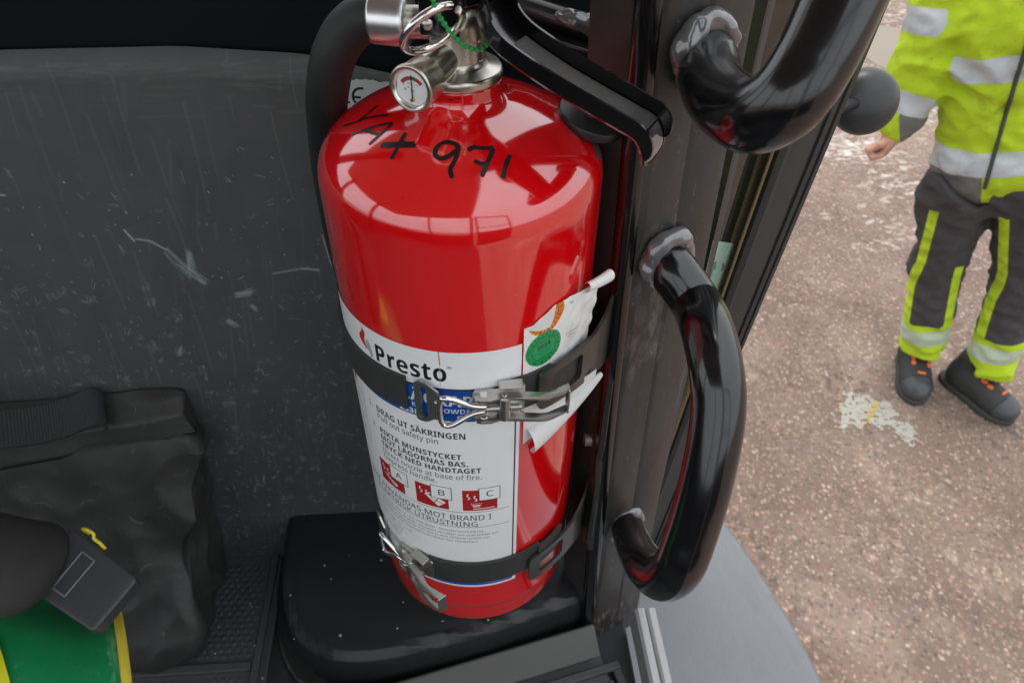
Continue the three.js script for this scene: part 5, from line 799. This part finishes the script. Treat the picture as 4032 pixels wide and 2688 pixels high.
  const legs = union([ellips(off(off(J.pel, upv, -0.01), r2, 0.02), axes, [0.160, 0.13, 0.120]), capsule(off(J.hip1, r2, 0.012), off(J.kn1, r2, 0.004), 0.096, 0.078), capsule(off(J.kn1, r2, 0.004), cuff1, 0.078, 0.073), capsule(off(J.hip2, r2, 0.03), off(J.kn2, r2, 0.012), 0.096, 0.080), capsule(off(J.kn2, r2, 0.012), cuff2, 0.080, 0.073), ellips(off(mixp(J.hip1, J.kn1, 0.20), r2, -0.068), axes, [0.040, 0.085, 0.062])], 0.03);
  const trF = (x, y, z) => { let d = legs(x, y, z) - fold(x, y, z, 0.010, 11) - 0.0025 * N3(x * 45, y * 60, z * 45); for (const [k, c] of [[J.kn1, cuff1], [J.kn2, cuff2]]) { const ax = V(...c).sub(V(...k)).normalize(), q = V(x - c[0], y - c[1], z - c[2]); if (q.length() < 0.2) d = Math.max(d, q.dot(ax) - 0.012 - 0.008 * Math.sin(x * 30)); } return Math.max(d, hemF(x, y, z) - 0.05); };
  const tg = nets(trF, ...box6([J.pel, J.hip1, J.hip2, J.ank1, J.ank2, J.kn2], 0.17), 0.0085);
  const legData = [[J.hip1, J.kn1, J.ank1], [J.hip2, J.kn2, J.ank2]].map((j) => j.map((p) => V(...p)));
  const which = (p) => { const d = legData.map(([h, k, a]) => { const s = a.clone().sub(h), t = Math.max(0, Math.min(1, p.clone().sub(h).dot(s) / s.lengthSq())); return p.distanceTo(h.clone().addScaledVector(s, t)); }); return d[0] < d[1] ? 0 : 1; };
  const shin = (p) => { const [h, k, a] = legData[which(p)]; return p.clone().sub(k).dot(a.clone().sub(k).normalize()); };
  const [tb, t1] = split(tg, (p) => band(shin(p), 0.272, 0.032));
  const [ty, tmain] = split(t1, (p) => {
    const w = which(p), [h, k, a] = legData[w], s = shin(p); const low = Math.max(s - 0.215, band(s, 0.31, 0.02));
    const ctr = s > 0 ? k.clone().lerp(a, s / 0.37) : k.clone().addScaledVector(h.clone().sub(k).normalize(), -s), lat = p.clone().sub(ctr).dot(r2), frontal = p.clone().sub(ctr).dot(fw);
    const strip = s > -0.28 && s < 0.25 ? 0.014 - Math.abs(lat - (w ? -0.050 : -0.060) - (0.012 - 0.018 * Math.min(1, Math.max(0, (s + 0.06) / 0.12)))) : -1; const inner = w === 0 && s > -0.05 && s < 0.25 ? 0.012 - Math.abs(lat - 0.068) : -1;
    return Math.max(low, frontal > -0.01 ? Math.max(strip, inner) : -1);
  });
  const trousers = part('trousers', tmain, dark, person, 'dark grey work trousers with yellow strips and reflective cuffs');
  if (ty) part('yellow_strip', ty, hv, trousers); if (tb) part('reflective_band', tb, std(lin(0.42, 0.50, 0.36), { roughness: 0.45 }), trousers);
  // safety shoes: upper, sole, toe cap, orange loops, closing dial
  const shoe = (toe, ank, label) => {
    const T = V(toe[0], G, toe[2]), A = V(...ank), d = T.clone().sub(V(A.x, G, A.z)).setY(0).normalize(), s = V(-d.z, 0, d.x), U = V(0, 1, 0);
    const heel = T.clone().addScaledVector(d, -0.285), at = (a, b, h) => heel.clone().addScaledVector(d, a).addScaledVector(s, b).addScaledVector(U, h).toArray();
    const up = union([ellips(at(0.215, 0, 0.048), [d, U, s], [0.080, 0.050, 0.056]), ellips(at(0.12, 0, 0.065), [d, U, s], [0.095, 0.062, 0.050]), capsule(at(0.065, 0, 0.07), at(0.075, 0, 0.155), 0.052, 0.050)], 0.04);
    const upper = part('shoe', nets((x, y, z) => Math.max(up(x, y, z) - 0.002 * N3(x * 30, y * 30, z * 30), G + 0.022 - y), ...box6([at(0, 0, 0), at(0.29, 0, 0.18)], 0.08), 0.008), std(lin(0.028, 0.030, 0.030), { roughness: 0.65 }), person, label);
    part('sole', nets((x, y, z) => { const q = Math.hypot(0, 0); const pd = union([ellips(at(0.205, 0, 0.014), [d, U, s], [0.092, 0.6, 0.060]), ellips(at(0.075, 0, 0.014), [d, U, s], [0.082, 0.6, 0.048])], 0.05)(x, y, z); return Math.max(pd, y - G - 0.026, G + 0.002 - y); }, ...box6([at(0, 0, 0.0), at(0.29, 0, 0.02)], 0.07), 0.007), std(lin(0.045, 0.043, 0.042), { roughness: 0.8 }), upper);
    const surf = (a, b) => { let lo = 0.02, hi = 0.25; for (let k = 0; k < 16; k++) { const m = (lo + hi) / 2, p = at(a, b, m); up(...p) < 0 ? lo = m : hi = m; } return V(...at(a, b, lo)); };
    part('toe_cap', nets((x, y, z) => { const p = V(x, y, z).sub(heel).dot(d); return Math.max(up(x, y, z) - 0.003, 0.232 - p, G + 0.024 - y); }, ...box6([at(0.2, 0, 0), at(0.3, 0, 0.1)], 0.07), 0.007), std(lin(0.05, 0.055, 0.058), { roughness: 0.35 }), upper);
    for (const b of [-0.026, 0.026]) for (const a of [0.125, 0.150, 0.175]) { const p = surf(a, b); part('lace_loop', new RoundedBoxGeometry(0.021, 0.013, 0.014, 2, 0.004).applyMatrix4(new THREE.Matrix4().makeBasis(d, U, s)).translate(p.x, p.y + 0.002, p.z), std(lin(0.80, 0.16, 0.04), { roughness: 0.6 }), upper); }
    const p0 = surf(0.218, 0), p1 = surf(0.128, 0);
    part('tab', new RoundedBoxGeometry(0.010, 0.008, 0.028, 2, 0.003).applyMatrix4(new THREE.Matrix4().makeBasis(d, U, s)).translate(p0.x, p0.y + 0.001, p0.z), std(lin(0.80, 0.16, 0.04), { roughness: 0.6 }), upper);
    part('closing_dial', new THREE.CylinderGeometry(0.013, 0.015, 0.010, 24).translate(p1.x, p1.y + 0.006, p1.z), std(lin(0.08, 0.085, 0.09), { roughness: 0.35 }), upper);
  };
  shoe([1.655, G, -1.375], J.ank1, 'black safety shoe with orange lace loops'); shoe([1.962, G, -1.262], J.ank2, 'black safety shoe with orange lace loops');
}

// ------------------------------------------------------------------ grit on the box and the floor
{
  const g = []; for (let i = 0; i < 26; i++) { const x = rr(-0.19, 0.09), z = rr(-0.06, 0.05), onBox = rnd() < 0.75; const s = rr(0.0005, 0.0017); g.push(new THREE.IcosahedronGeometry(s, 0).scale(1, 0.7, rr(0.6, 1.2)).translate(onBox ? x : rr(-0.30, -0.22), onBox ? -0.0997 + s * 0.5 : -0.168, onBox ? z : rr(-0.05, 0.05))); }
  top('grit', g, std(lin(0.42, 0.36, 0.30), { roughness: 0.8 }), { kind: 'stuff', label: 'pale sand grains scattered on the black box', category: 'grit' });
}

renderer.render(scene, camera);
